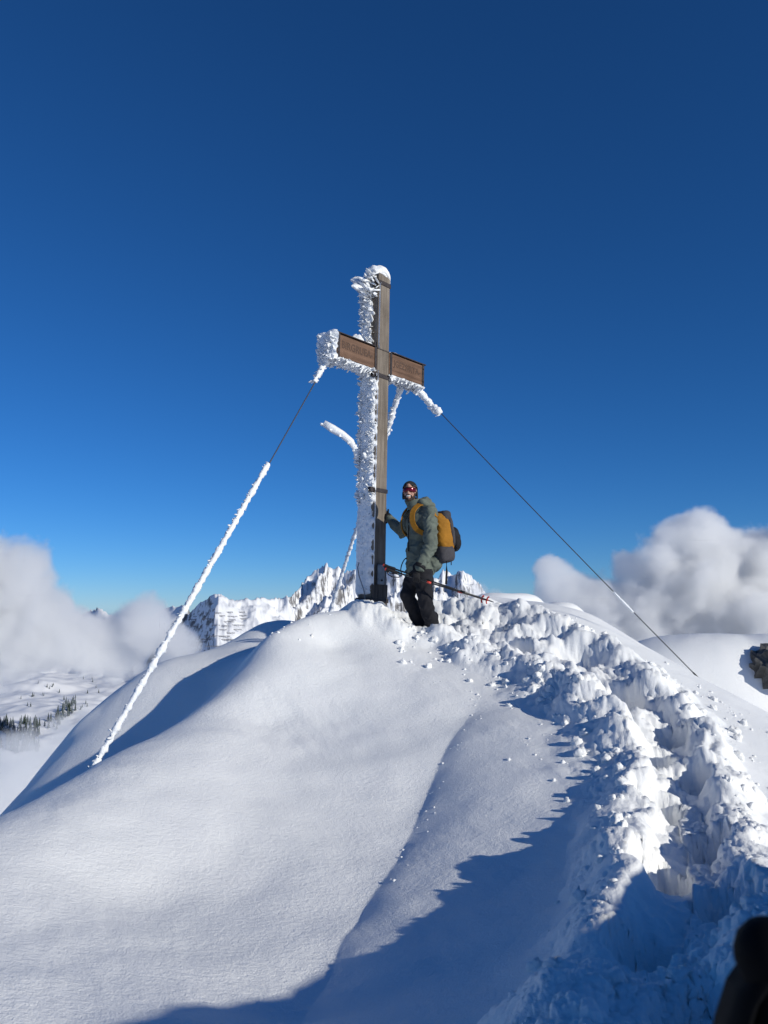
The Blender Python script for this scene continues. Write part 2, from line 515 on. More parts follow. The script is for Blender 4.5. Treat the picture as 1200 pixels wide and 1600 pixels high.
def clod_field():
    r_ = np.random.RandomState(12)
    shapes = []
    for sd_ in (2, 3):
        bm = bmesh.new(); bmesh.ops.create_icosphere(bm, subdivisions=sd_, radius=1.0)
        shapes.append((np.array([v.co for v in bm.verts]), np.array([[v.index for v in f.verts] for f in bm.faces]))); bm.free()
    X, Y, S = [], [], []
    def add(x, y, s): X.append(x); Y.append(y); S.append(s)
    for k in range(750):                                    # rims and trampled ground
        a = r_.uniform(1.6, TLEN)
        p = np.array([np.interp(a, trail_s, trail_pl[:, 0]), np.interp(a, trail_s, trail_pl[:, 1])])
        f = a / TLEN
        w = 0.24 + 0.30 * sstep(0.55, 0.85, np.array(f))
        i = min(max(np.searchsorted(trail_s, a), 1), len(trail_pl) - 1)
        t = trail_pl[i, :2] - trail_pl[i - 1, :2]; t /= np.linalg.norm(t); nrm = np.array([t[1], -t[0]])
        sgn = 1 if r_.rand() < 0.42 else -1
        if sgn < 0 and 0.2 < f < 0.5 and r_.rand() < 0.55: continue
        q = p + nrm * sgn * (w * 1.15 + abs(r_.normal()) * (0.13 + 0.22 * (f > 0.5)))
        add(q[0], q[1], 0.005 + 0.030 * r_.rand() ** 3.5 * (1.0 + 0.4 * (f > 0.5)))
    for px, py, dpt in [(760, 1085, 7.05), (745, 1105, 6.8), (738, 1125, 6.5), (728, 1140, 6.35), (715, 1165, 6.05), (706, 1180, 5.9), (690, 1215, 5.6), (680, 1235, 5.4), (668, 1260, 5.15), (655, 1290, 4.9), (630, 1330, 4.6), (612, 1360, 4.35)]:
        for _ in range(3):                                  # little rolled balls down the crease
            p = at(px, py, dpt); add(p.x + r_.normal() * 0.035, p.y + r_.normal() * 0.09, 0.003 + 0.006 * r_.rand() ** 2)
    for px, py, dpt in [(1110, 1090, 7.6), (1125, 1105, 7.4), (1150, 1125, 7.2), (1168, 1140, 7.0), (1185, 1155, 6.9), (1080, 1080, 7.9), (520, 985, 8.7), (470, 985, 8.4), (440, 1000, 8.1), (620, 975, 8.9), (640, 990, 8.8), (600, 968, 9.05), (660, 1005, 8.6), (700, 1020, 8.3)]:
        for _ in range(6):
            p = at(px, py, dpt); add(p.x + r_.normal() * 0.10, p.y + r_.normal() * 0.14, 0.004 + 0.013 * r_.rand() ** 2)
    X, Y, S = np.array(X), np.array(Y), np.array(S)
    Z = ground_z(X, Y)
    V, F, off = [], [], 0
    for k in range(len(X)):
        base, faces = shapes[1 if S[k] > 0.02 else 0]
        ax = r_.normal(size=3); ax /= np.linalg.norm(ax); th_ = r_.uniform(0, 6.28)
        Rm = np.array(Matrix.Rotation(th_, 3, Vector(ax)))
        n = 1 + 0.42 * fbm2(base[:, 0] * 1.7 + k, base[:, 1] * 1.7 + base[:, 2] * 1.4, 4, k % 50, 0.62) + 0.22 * (billow2(base[:, 0] * 2.4 + k + base[:, 1], base[:, 2] * 2.4 + base[:, 1], 2, k % 31) - 0.7)
        sc = np.array([1.0, r_.uniform(0.7, 1.2), r_.uniform(0.6, 0.95)])
        V.append((base * n[:, None] * sc) @ Rm.T * S[k] + np.array([X[k], Y[k], Z[k] + S[k] * 0.05]))
        F.append(faces + off); off += len(base)
    V = np.concatenate(V); F = np.concatenate(F)
    me = bpy.data.meshes.new('snow_clods')
    me.vertices.add(len(V)); me.vertices.foreach_set('co', V.reshape(-1).astype(np.float32))
    me.loops.add(F.size); me.loops.foreach_set('vertex_index', F.reshape(-1).astype(np.int32))
    me.polygons.add(len(F)); me.polygons.foreach_set('loop_start', np.arange(0, F.size, 3, dtype=np.int32))
    me.polygons.foreach_set('use_smooth', np.ones(len(F), bool))
    me.update(calc_edges=True); me.materials.append(M_SNOW)
    o = bpy.data.objects.new('snow_clods', me); COL.objects.link(o)
    tag(o, 'loose clods of broken snow along the footpath', 'snow', None, 'stuff')
clod_field()

# ================================================================== FAR MOUNTAINS
CRESTPX = [(-900, 950), (-300, 960), (-100, 955), (0, 955), (100, 962), (140, 955), (160, 948), (175, 955), (200, 968), (240, 962), (265, 948), (300, 945), (325, 936), (345, 925), (360, 936),
           (400, 935), (440, 934), (458, 931), (470, 916), (486, 897), (500, 886), (512, 882), (520, 888), (530, 883), (540, 893), (560, 890), (580, 893), (610, 893), (640, 899),
           (670, 906), (683, 902), (690, 892), (700, 893), (712, 897), (722, 889), (733, 900), (745, 912), (760, 928), (800, 940), (870, 945), (905, 930), (925, 911), (945, 930), (1100, 940), (1600, 950), (2600, 955)]
_cx = np.array([p[0] for p in CRESTPX], float); _cy = np.array([p[1] for p in CRESTPX], float)
_el = (SP + (800 - _cy) / FPX * CPI) / (CPI - (800 - _cy) / FPX * SP)          # height over distance
_RC = ([-900, 130, 340, 400, 500, 760, 900, 1000, 2600], [4800, 4800, 2900, 2850, 3300, 3300, 3600, 3600, 3600])
_LR = [500, 900, 1200, 1500, 1650, 1900, 2400, 2900, 3000, 3300, 4800]
_LE = [-1.2, -0.60, -0.30, -0.19, -0.158, -0.131, -0.106, -0.086, -0.088, -0.075, -0.02]

def mountain_height(x, y):
    """the snowy range beyond the valley"""
    d = np.maximum(y, 1.0)
    px = 600 + FPX * CPI * 1.0 * x / d                      # bearing, in photo columns
    px = np.where(y < 1.0, np.sign(x) * 2600, px)
    r = np.hypot(x, y)
    rc = np.interp(px, *_RC) + 60 * perlin2(px / 23.0, px * 0 + 0.5, 3)
    hc = (np.interp(px, _cx, _el) + np.interp(px, [240, 300, 440, 470, 740, 800], [0.0014, 0.0020, 0.0022, 0.0032, 0.0032, 0.001]) * (ridged2(px / 13.0, px * 0 + 0.7, 4, 91, 0.65) - 1.05) * np.exp(-np.abs(rc - r) / 45.0)) * rc
    below = np.maximum(rc - r, 0)
    behind = np.maximum(r - rc, 0)
    lat = px * 2.7                                           # metres along the range
    steep = np.interp(px, [200, 300, 440, 470, 700, 800], [0.35, 0.30, 0.34, 0.55, 0.62, 0.45])
    # spurs and gullies running down the fall line
    wob = 26 * perlin2(r / 90.0, lat / 200.0, 12)
    amp = np.interp(px, [200, 260, 400, 500, 760, 800, 900, 960], [16, 14, 24, 66, 66, 25, 50, 40])
    env = sstep(0, 55, below)
    wob2 = 60 * perlin2(r / 260.0, lat / 320.0, 44)
    rid = ridged2((lat + wob + wob2 + 0.3 * below) / 150.0, (r + wob2 + 0.2 * lat) / 300.0, 3, 5, 0.42) - 0.9
    rid2 = ridged2((lat - wob - 0.3 * below) / 52.0, (r - 0.2 * lat) / 110.0, 3, 15, 0.5) - 0.9
    crag = ridged2(x / 38.0, r / 38.0, 4, 25, 0.6) - 0.9
    z = hc - below * steep - 0.00004 * below ** 2 - behind * 0.8
    z = z + amp * env * (0.80 * rid + 0.26 * rid2) + amp * 0.09 * crag * (0.25 + 0.75 * env)
    # left: a gentle bench of alpine pasture lower down
    zl = np.interp(r, _LR, _LE) * r + 14 * fbm2(x / 210.0, y / 210.0, 4, 9) + 26 * np.exp(-((px - 75) / 60.0) ** 2 - ((r - 2750) / 140.0) ** 2)
    wl = 1 - sstep(205, 330, px + 20 * perlin2(r / 300.0, px * 0, 2))
    zl = np.where(r > 3300, np.maximum(z, zl - 0.5 * (r - 3300)), zl)
    z = z * (1 - wl) + np.where(r < 3300, zl, np.maximum(z, -420)) * wl
    fl = -650 + 40 * fbm2(x / 400.0, y / 400.0, 3, 33)
    return np.maximum(z, fl)

def rock_snow_material():
    m, nt, b = new_mat('alpine_rock_and_snow')
    g = nt.nodes.new('ShaderNodeNewGeometry')
    sp = nt.nodes.new('ShaderNodeSeparateXYZ')
    nt.links.new(g.outputs['True Normal'], sp.inputs[0])
    n = noise(nt, g.outputs['Position'], 0.035, 6, 0.65)
    ma = nt.nodes.new('ShaderNodeMath'); ma.operation = 'MULTIPLY_ADD'
    ma.inputs[1].default_value = 0.42; ma.inputs[2].default_value = -0.21
    nt.links.new(n.outputs['Fac'], ma.inputs[0])
    ad = nt.nodes.new('ShaderNodeMath'); ad.operation = 'ADD'
    nt.links.new(sp.outputs['Z'], ad.inputs[0]); nt.links.new(ma.outputs[0], ad.inputs[1])
    n2 = noise(nt, g.outputs['Position'], 0.09, 5)
    rk = ramp(nt, n2.outputs['Fac'], [(0.35, (0.10, 0.10, 0.11)), (0.7, (0.24, 0.23, 0.22))])
    f = ramp(nt, ad.outputs[0], [(0.30, (0, 0, 0)), (0.42, (1, 1, 1))])
    mx = nt.nodes.new('ShaderNodeMix'); mx.data_type = 'RGBA'
    nt.links.new(f.outputs[0], mx.inputs['Factor'])
    nt.links.new(rk.outputs[0], mx.inputs['A'])
    mx.inputs['B'].default_value = (0.86, 0.87, 0.89, 1)
    nt.links.new(mx.outputs['Result'], b.inputs['Base Color'])
    b.inputs['Roughness'].default_value = 0.8
    b.inputs['Specular IOR Level'].default_value = 0.1
    return m
M_MOUNT = rock_snow_material()

def build_mountains():
    dense = np.arange(-29, 29.01, 0.06)
    ang = np.radians(np.r_[np.linspace(-62, -29.5, 70), dense, np.linspace(29.5, 62, 70)])
    rad = [620.0]
    while rad[-1] < 6500:
        rad.append(rad[-1] * (1.0045 if 1300 < rad[-1] < 3700 else 1.011))
    A, Rr = np.meshgrid(ang, np.array(rad))
    x, y = Rr * np.sin(A), Rr * np.cos(A)
    P = np.stack([x, y, mountain_height(x, y)], -1)
    o = grid_mesh('mountain_range', P[:, ::-1].copy(), M_MOUNT)
    return tag(o, 'jagged snow covered mountain range behind the cross', None, None, 'structure')
build_mountains()

# valley floor out to the horizon
th = np.linspace(0, 2 * np.pi, 97)[:-1]
rr = np.array([1.0, 300, 900, 2000, 5000, 12000, 30000, 60000])
T, Q = np.meshgrid(th, rr)
o = grid_mesh('valley_ground', np.stack([Q * np.cos(T), Q * np.sin(T), np.full(T.shape, -700.0)], -1), M_MOUNT, wrap=True)
tag(o, 'snow covered valley floor far below', None, None, 'structure')

def on_mountain(px, py, r0=1250, r1=3600):
    """where the sight line through a photo position meets the far slopes"""
    u, v = (px - 600) / FPX, (800 - py) / FPX
    ry = np.linspace(r0, r1, 2400)
    k = ry / (CPI - v * SP)
    x, z = u * k, (SP + v * CPI) * k
    h = mountain_height(x, ry)
    hit = np.nonzero(h >= z)[0]
    if len(hit) == 0: return None
    i = hit[0]
    return Vector((x[i], ry[i], h[i]))

# ------------------------------------------------------------------ spruce trees on the pasture
M_NEEDLE = plain('spruce_needles', (0.030, 0.045, 0.035), 0.9, 0.5, 0.6)
M_NEEDLE_SNOW = plain('snow_dusted_needles', (0.11, 0.13, 0.14), 0.9, 0.8, 0.5)
def spruce_mesh(seed, dusted):
    rnd = random.Random(seed)
    V, F = [], []
    def ring(rad, z, n=9):
        s = len(V)
        ph = rnd.random()
        for k in range(n):
            a = 2 * math.pi * (k + ph) / n
            q = rad * rnd.uniform(0.62, 1.15)
            V.append((q * math.cos(a), q * math.sin(a), z + rnd.uniform(-0.5, 0.3)))
        return s
    H = 20.0
    a = ring(0.35, -2.0, 9); b = ring(0.25, 4.0, 9)
    for k in range(9): F.append((a + k, a + (k + 1) % 9, b + (k + 1) % 9, b + k))
    tiers = 8
    for t in range(tiers):
        z0 = 2.2 + t * 2.1
        rad = 3.5 * (1 - t / (tiers + 0.4)) + 0.3
        a = ring(rad, z0); b = ring(rad * 0.25, z0 + 3.0)
        for k in range(9): F.append((a + k, a + (k + 1) % 9, b + (k + 1) % 9, b + k))
        V.append((0, 0, z0 + (3.6 if t < tiers - 1 else 4.0))); c = len(V) - 1
        for k in range(9): F.append((b + k, b + (k + 1) % 9, c))
    me = bpy.data.meshes.new('spruce_tree')
    me.from_pydata(V, [], F)
    me.materials.append(M_NEEDLE_SNOW if dusted else M_NEEDLE)
    me.update()
    return me
SPRUCE = [spruce_mesh(k, k % 3 != 0) for k in range(6)]
rnd = random.Random(11)
def place_tree(px, py, label, group, smin=0.75, smax=1.1):
    p = on_mountain(px, py)
    if p is None or p.y < 1450: return
    o = bpy.data.objects.new('spruce_tree', SPRUCE[rnd.randrange(6)])
    o.location = p
    s = rnd.uniform(smin, smax)
    o.scale = (s * rnd.uniform(0.85, 1.15), s * rnd.uniform(0.85, 1.15), s)
    o.rotation_euler = (0, 0, rnd.uniform(0, 6.28))
    COL.objects.link(o)
    tag(o, label, 'tree', group)
for i in range(135):
    px = rnd.uniform(-14, 62); py = rnd.uniform(1128, 1178) + max(0, px) * 0.02
    place_tree(px, py, 'snow-dusted dark spruce in the dense forest patch at the far left edge', 'dense far left spruce forest')
for i in range(46):
    t = rnd.random()
    place_tree(72 + 44 * t + rnd.uniform(-9, 9), 1140 - 36 * t + rnd.uniform(-8, 8), 'dark spruce in the slanting tree line beside the far left forest', 'slanting line of far spruces')
for (px, py) in [(74, 1075), (78, 1077), (82, 1075), (84, 1072), (50, 1088), (53, 1089), (67, 1086), (69, 1087), (117, 1091), (114, 1094), (108, 1097), (111, 1099), (100, 1095), (42, 1104), (47, 1104), (131, 1062), (143, 1062), (144, 1066), (137, 1083),
                 (128, 1106), (133, 1101), (137, 1104), (126, 1110), (92, 1082), (60, 1068), (33, 1092), (150, 1075), (155, 1084)]:
    place_tree(px + rnd.uniform(-1, 1), py + rnd.uniform(-1, 1), 'small lone spruce scattered on the white pasture above the forest', 'lone spruces on the white pasture', 0.45, 0.7)

# ------------------------------------------------------------------ avalanche barriers
M_BARRIER = plain('weathered_barrier_steel', (0.11, 0.11, 0.12), 0.7, 0.3, 2.0)
def box_vf(V, F, c, s, rot=None):
    b = len(V)
    for dx in (-1, 1):
        for dy in (-1, 1):
            for dz in (-1, 1):
                v = Vector((dx * s[0] / 2, dy * s[1] / 2, dz * s[2] / 2))
                if rot is not None: v = rot @ v
                V.append(tuple(Vector(c) + v))
    for f in ((0, 1, 3, 2), (4, 6, 7, 5), (0, 4, 5, 1), (2, 3, 7, 6), (0, 2, 6, 4), (1, 5, 7, 3)):
        F.append(tuple(b + i for i in f))
def barrier_mesh(L):
    V, F = [], []
    n = max(2, int(L / 6))
    for i in range(n + 1):
        box_vf(V, F, (-L / 2 + L * i / n, 0, 1.0), (0.35, 0.35, 6.5))
        box_vf(V, F, (-L / 2 + L * i / n, 1.2, 0.8), (0.25, 0.25, 5.0), Matrix.Rotation(R(35), 3, 'X'))
    for k in range(5):
        box_vf(V, F, (0, -0.3, 0.9 + k * 0.75), (L, 0.22, 0.42))
    me = bpy.data.meshes.new('avalanche_barrier')
    me.from_pydata(V, [], F); me.materials.append(M_BARRIER); me.update()
    return me
BARM = [barrier_mesh(l) for l in (22, 34, 48, 64)]
rnd = random.Random(5)
for row in range(11):
    py = 958 + row * 5.2
    x = 296 - row * 1.5 + rnd.uniform(-6, 6)
    xe = 385 - row * 0.5 if row < 3 else (368 if row < 9 else 352)
    while x < xe:
        k = rnd.randrange(4)
        p = on_mountain(x, py + rnd.uniform(-1.2, 1.2))
        if p is not None and not (318 < x < 326 and row < 7):
            o = bpy.data.objects.new('avalanche_barrier', BARM[k])
            o.location = p; o.rotation_euler = (0, 0, R(rnd.uniform(-6, 6)))
            COL.objects.link(o)
            tag(o, 'dark steel avalanche barrier in the rows across the far snow slope', 'barrier', 'avalanche barriers on the far slope')
        x += (22, 34, 48, 64)[k] * 0.44 + rnd.uniform(3, 9)

# small summit station with a mast, far away
p = on_mountain(160, 949, 3300, 5200) or at(160, 950, 4700)
p = Vector((p.x, p.y, float(mountain_height(np.array([p.x]), np.array([p.y]))[0])))
station = empty('summit_station', p)
M_STN = plain('station_wall', (0.33, 0.25, 0.22), 0.8, 0.2, 0.1); M_MAST = plain('mast_white', (0.7, 0.7, 0.72), 0.6, 0.1, 0.3)
V, F = [], []; box_vf(V, F, (0, 0, 4), (26, 14, 16)); add_mesh('wall', V, F, M_STN, station, False, True)
V, F = [], []; box_vf(V, F, (0, 0, 13), (29, 17, 2.2)); add_mesh('roof', V, F, M_SNOW, station, False, True)
V, F = [], []; box_vf(V, F, (-3, 0, 23), (3.2, 3.2, 20)); box_vf(V, F, (-3, 0, 36), (1.3, 1.3, 14)); add_mesh('mast', V, F, M_MAST, station, False, True)
tag(station, 'tiny summit station with a white mast on the peak above the left clouds', 'building')

# ================================================================== CLOUDS (real volumes)
def cloud_material(name, dens):
    m = bpy.data.materials.new(name)
    m.use_nodes = True
    nt = m.node_tree; nt.nodes.clear()
    out = nt.nodes.new('ShaderNodeOutputMaterial')
    pv = nt.nodes.new('ShaderNodeVolumePrincipled')
    pv.inputs['Color'].default_value = (0.996, 0.998, 1.0, 1)
    pv.inputs['Density'].default_value = dens
    pv.inputs['Density Attribute'].default_value = 'density'
    pv.inputs['Anisotropy'].default_value = 0.25
    nt.links.new(pv.outputs[0], out.inputs['Volume'])
    return m

def cloud(blobs, D, label, dens=0.05, nscale=0.012, namp=1.0, voxel=5.0, edge=2.2, seed=0.0, flat=1.0):
    """blobs: (photo x, photo y, distance offset, radius in photo pixels)"""
    S = []
    for (px, py, dd, rp) in blobs:
        c = at(px, py, D + dd)
        S.append((c, rp / FPX * D))
    org = sum((c for c, _ in S), Vector()) / len(S)
    lo = Vector([min(c[k] - r * 1.25 for c, r in S) for k in range(3)]) - org
    hi = Vector([max(c[k] + r * 1.25 for c, r in S) for k in range(3)]) - org
    me = bpy.data.meshes.new('cloud')
    V, F = [], []; box_vf(V, F, (lo + hi) / 2, hi - lo)
    me.from_pydata(V, [], F)
    mat = cloud_material('cloud_vapour', dens)
    me.materials.append(mat)
    o = bpy.data.objects.new('cloud', me)
    o.location = org
    COL.objects.link(o)
    ng = bpy.data.node_groups.new('cloud_volume', 'GeometryNodeTree')
    ng.interface.new_socket('Geometry', in_out='INPUT', socket_type='NodeSocketGeometry')
    ng.interface.new_socket('Geometry', in_out='OUTPUT', socket_type='NodeSocketGeometry')
    nd, lk = ng.nodes, ng.links
    gout = nd.new('NodeGroupOutput')
    pos = nd.new('GeometryNodeInputPosition')
    # billow the lookup position a little so the blobs lose their roundness
    n1 = nd.new('ShaderNodeTexNoise'); n1.inputs['Scale'].default_value = nscale; n1.inputs['Detail'].default_value = 8.0; n1.inputs['Roughness'].default_value = 0.62
    off = nd.new('ShaderNodeVectorMath'); off.operation = 'ADD'; off.inputs[1].default_value = (seed * 311.0, seed * 77.0, seed * 133.0)
    lk.new(pos.outputs[0], off.inputs[0]); lk.new(off.outputs[0], n1.inputs['Vector'])
    cur = None
    for c, r in S:
        q = c - org
        d = nd.new('ShaderNodeVectorMath'); d.operation = 'DISTANCE'; d.inputs[1].default_value = q
        lk.new(pos.outputs[0], d.inputs[0])
        mr = nd.new('ShaderNodeMapRange'); mr.clamp = False
        mr.inputs['From Min'].default_value = r; mr.inputs['From Max'].default_value = 0.0
        mr.inputs['To Min'].default_value = 0.0; mr.inputs['To Max'].default_value = 1.0
        lk.new(d.outputs['Value'], mr.inputs['Value'])
        if cur is None: cur = mr.outputs['Result']
        else:
            mx = nd.new('ShaderNodeMath'); mx.operation = 'SMOOTH_MAX'; mx.inputs[2].default_value = 0.15
            lk.new(cur, mx.inputs[0]); lk.new(mr.outputs['Result'], mx.inputs[1]); cur = mx.outputs[0]
    am = nd.new('ShaderNodeMath'); am.operation = 'MULTIPLY_ADD'; am.inputs[1].default_value = namp * 2; am.inputs[2].default_value = -namp
    lk.new(n1.outputs[0], am.inputs[0])
    sm = nd.new('ShaderNodeMath'); sm.operation = 'ADD'
    lk.new(cur, sm.inputs[0]); lk.new(am.outputs[0], sm.inputs[1])
    mu = nd.new('ShaderNodeMath'); mu.operation = 'MULTIPLY'; mu.inputs[1].default_value = edge; mu.use_clamp = True
    lk.new(sm.outputs[0], mu.inputs[0])
    vc = nd.new('GeometryNodeVolumeCube')
    vc.inputs['Min'].default_value = lo; vc.inputs['Max'].default_value = hi
    for ax, k in (('X', 0), ('Y', 1), ('Z', 2)):
        vc.inputs['Resolution ' + ax].default_value = int(min(210, max(12, (hi[k] - lo[k]) / voxel)))
    lk.new(mu.outputs[0], vc.inputs['Density'])
    sm2 = nd.new('GeometryNodeSetMaterial'); sm2.inputs['Material'].default_value = mat
    lk.new(vc.outputs[0], sm2.inputs['Geometry'])
    lk.new(sm2.outputs[0], gout.inputs[0])
    md = o.modifiers.new('cloud', 'NODES'); md.node_group = ng
    tag(o, label, 'cloud', None, 'stuff')
    return o

cloud([(-60, 960, 0, 120), (20, 930, 20, 62), (28, 890, 0, 40), (-30, 880, 0, 60), (60, 985, -10, 70), (95, 955, 10, 36), (130, 1000, 0, 60), (190, 1000, 20, 55), (225, 985, 0, 48), (255, 1000, 10, 38), (280, 1003, -20, 30), (170, 1035, 0, 36), (60, 1015, 40, 36), (-40, 1040, 0, 50), (262, 1025, 0, 24)],
      1300, 'grey-white cloud bank hugging the valley at the left edge', 0.045, 0.0145, 1.15, 3.4, 4.0, 1.0)
cloud([(-40, 1260, 0, 90), (30, 1230, 0, 62), (70, 1200, 20, 50), (110, 1160, 40, 34), (95, 1130, 60, 22), (20, 1180, -20, 34), (60, 1260, 0, 60), (130, 1115, 70, 20)],
      1050, 'low fog bank below the forest at the left edge', 0.030, 0.014, 1.1, 4.0, 2.6, 2.0)
cloud([(1090, 880, 0, 72), (1040, 905, 0, 62), (1130, 860, 0, 48), (1060, 850, 10, 40), (1200, 890, 0, 62), (1260, 880, 20, 80), (1100, 960, 0, 90), (1000, 950, 0, 62), (1190, 970, -20, 80), (930, 960, 0, 52), (880, 930, 10, 46), (865, 890, 10, 32), (930, 1000, 0, 60), (1300, 980, 0, 100), (990, 890, 0, 34)],
      900, 'tall white cumulus cloud rising behind the right-hand ridge', 0.080, 0.018, 1.10, 2.6, 6.5, 3.0)
cloud([(748, 925, 0, 20), (725, 928, 0, 14), (775, 932, 0, 16)], 1500, 'small wisp of fog beside the jagged peak', 0.016, 0.03, 1.0, 2.4, 2.0, 4.0)

# ================================================================== SUMMIT CROSS
def wood_material(name, dark, light, axis='Z', grey=0.0):
    m, nt, b = new_mat(name)
    tc = nt.nodes.new('ShaderNodeTexCoord')
    mp = nt.nodes.new('ShaderNodeMapping')
    sc = {'Z': (30, 30, 1.6), 'X': (1.6, 30, 30)}[axis]
    mp.inputs['Scale'].default_value = sc
    nt.links.new(tc.outputs['Object'], mp.inputs['Vector'])
    n = noise(nt, mp.outputs[0], 1.0, 6, 0.65)
    r = ramp(nt, n.outputs['Fac'], [(0.25, dark), (0.5, tuple((a + c) / 2 for a, c in zip(dark, light))), (0.75, light)])
    n2 = noise(nt, tc.outputs['Object'], 3.0, 3)
    mx = nt.nodes.new('ShaderNodeMix'); mx.data_type = 'RGBA'; mx.blend_type = 'MULTIPLY'
    r2 = ramp(nt, n2.outputs['Fac'], [(0.3, (0.62, 0.60, 0.58)), (0.7, (1, 1, 1))])
    mx.inputs['Factor'].default_value = 1.0
    nt.links.new(r.outputs[0], mx.inputs['A']); nt.links.new(r2.outputs[0], mx.inputs['B'])
    nt.links.new(mx.outputs['Result'], b.inputs['Base Color'])
    b.inputs['Roughness'].default_value = 0.75
    b.inputs['Specular IOR Level'].default_value = 0.25
    bp = nt.nodes.new('ShaderNodeBump'); bp.inputs['Distance'].default_value = 0.004
    nt.links.new(n.outputs['Fac'], bp.inputs['Height']); nt.links.new(bp.outputs[0], b.inputs['Normal'])
    return m
M_POST = wood_material('weathered_grey_larch', (0.09, 0.073, 0.058), (0.30, 0.258, 0.212), 'Z')
M_BEAM = wood_material('brown_larch', (0.08, 0.044, 0.028), (0.25, 0.15, 0.10), 'X')
M_POST_OLD = wood_material('dark_wet_larch', (0.05, 0.045, 0.042), (0.15, 0.13, 0.12), 'Z')
M_IRON = plain('rusted_black_iron', (0.035, 0.028, 0.028), 0.6, 0.5, 30, 0.001, 0.4)
M_STEEL = plain('galvanised_steel', (0.16, 0.17, 0.19), 0.45, 0.3, 12, 0.0008, 0.7)
M_CABLE = plain('steel_cable', (0.05, 0.05, 0.055), 0.5, 0.3, 80, 0.0, 0.6)
M_LETTER = plain('dark_lettering', (0.075, 0.042, 0.027), 0.8, 0.4, 60)
def rime_material():
    m, nt, b = new_mat('rime_ice')
    tc = nt.nodes.new('ShaderNodeTexCoord')
    n = noise(nt, tc.outputs['Object'], 22, 5, 0.6)
    r = ramp(nt, n.outputs['Fac'], [(0.3, (0.80, 0.83, 0.86)), (0.7, (0.91, 0.92, 0.93))])
    nt.links.new(r.outputs[0], b.inputs['Base Color'])
    b.inputs['Roughness'].default_value = 0.5
    b.inputs['Specular IOR Level'].default_value = 0.35
    n2 = noise(nt, tc.outputs['Object'], 60, 4, 0.6)
    bp = nt.nodes.new('ShaderNodeBump'); bp.inputs['Distance'].default_value = 0.008
    nt.links.new(n2.outputs['Fac'], bp.inputs['Height']); nt.links.new(bp.outputs[0], b.inputs['Normal'])
    return m
M_RIME = rime_material()

CROSS_BASE = at(580, 955, 9.36)
cross = empty('summit_cross', CROSS_BASE)
CR_ROT = Matrix.Rotation(R(1.15), 4, 'Y') @ Matrix.Rotation(math.atan2(0.737, 0.676), 4, 'Z')
cross.rotation_euler = CR_ROT.to_euler()
tag(cross, 'tall wooden summit cross with rime ice on its left side', 'cross')
CRW = Matrix.Translation(CROSS_BASE) @ CR_ROT
def cw(x, y, z): return CRW @ Vector((x, y, z))          # cross frame (x along the beam, -y front) to world

def bevel_box(name, lo, hi, mat, parent, bev=0.006, taper=None, seg=2, local=True):
    bm = bmesh.new()
    bmesh.ops.create_cube(bm, size=1.0)
    lo, hi = Vector(lo), Vector(hi)
    for v in bm.verts:
        v.co = Vector([(lo[k] + hi[k]) / 2 + v.co[k] * (hi[k] - lo[k]) for k in range(3)])
        if taper and v.co.z > (lo.z + hi.z) / 2:
            cx, cy_ = (lo.x + hi.x) / 2, (lo.y + hi.y) / 2
            v.co.x = cx + (v.co.x - cx) * taper; v.co.y = cy_ + (v.co.y - cy_) * taper
    if bev > 0:
        bmesh.ops.bevel(bm, geom=list(bm.edges), offset=bev, segments=seg, profile=0.6, affect='EDGES')
    me = bpy.data.meshes.new(name); bm.to_mesh(me); bm.free()
    if mat: me.materials.append(mat)
    o = bpy.data.objects.new(name, me); COL.objects.link(o)
    if parent is not None: set_parent(o, parent, local)
    return o

def cyl(name, a, b, r, mat, parent, n=12, local=True, r2=None):
    a, b = Vector(a), Vector(b)
    d = (b - a); q = d.to_track_quat('Z', 'Y')
    V, F = [], []
    for i, (p, rr_) in enumerate(((a, r), (b, r2 if r2 is not None else r))):
        for k in range(n):
            t = 2 * math.pi * k / n
            V.append(tuple(p + q @ Vector((rr_ * math.cos(t), rr_ * math.sin(t), 0))))
    for k in range(n): F.append((k, (k + 1) % n, n + (k + 1) % n, n + k))
    F.append(tuple(range(n - 1, -1, -1))); F.append(tuple(range(n, 2 * n)))
    o = add_mesh(name, V, F, mat, parent, False, local)
    return o

def tube_np(pts, rad, n=8, jitter=None):
    """verts, faces of a tube through pts; rad scalar or list"""
    pts = [Vector(p) for p in pts]
    V, F = [], []
    up = Vector((0, 0, 1))
    for i, p in enumerate(pts):
        t = (pts[min(i + 1, len(pts) - 1)] - pts[max(i - 1, 0)]).normalized()
        s = t.cross(up)
        if s.length < 1e-3: s = t.cross(Vector((0, 1, 0)))
        s.normalize(); w = s.cross(t)
        r = rad[i] if hasattr(rad, '__len__') else rad
        for k in range(n):
            a = 2 * math.pi * k / n
            j = 1.0 if jitter is None else jitter(i, k)
            V.append(tuple(p + (s * math.cos(a) + w * math.sin(a)) * r * j))
    for i in range(len(pts) - 1):
        for k in range(n):
            F.append((i * n + k, i * n + (k + 1) % n, (i + 1) * n + (k + 1) % n, (i + 1) * n + k))
    F.append(tuple(range(n - 1, -1, -1))); b = (len(pts) - 1) * n
    F.append(tuple(range(b, b + n)))
    return V, F

HW, HD = 0.118, 0.122                                        # half sizes of the post
ZT, ZB0, ZB1 = 4.23, 2.965, 3.235
bevel_box('upright_post', (-HW, -HD, -0.7), (HW, HD, ZT), M_POST, cross, 0.012, 0.88)
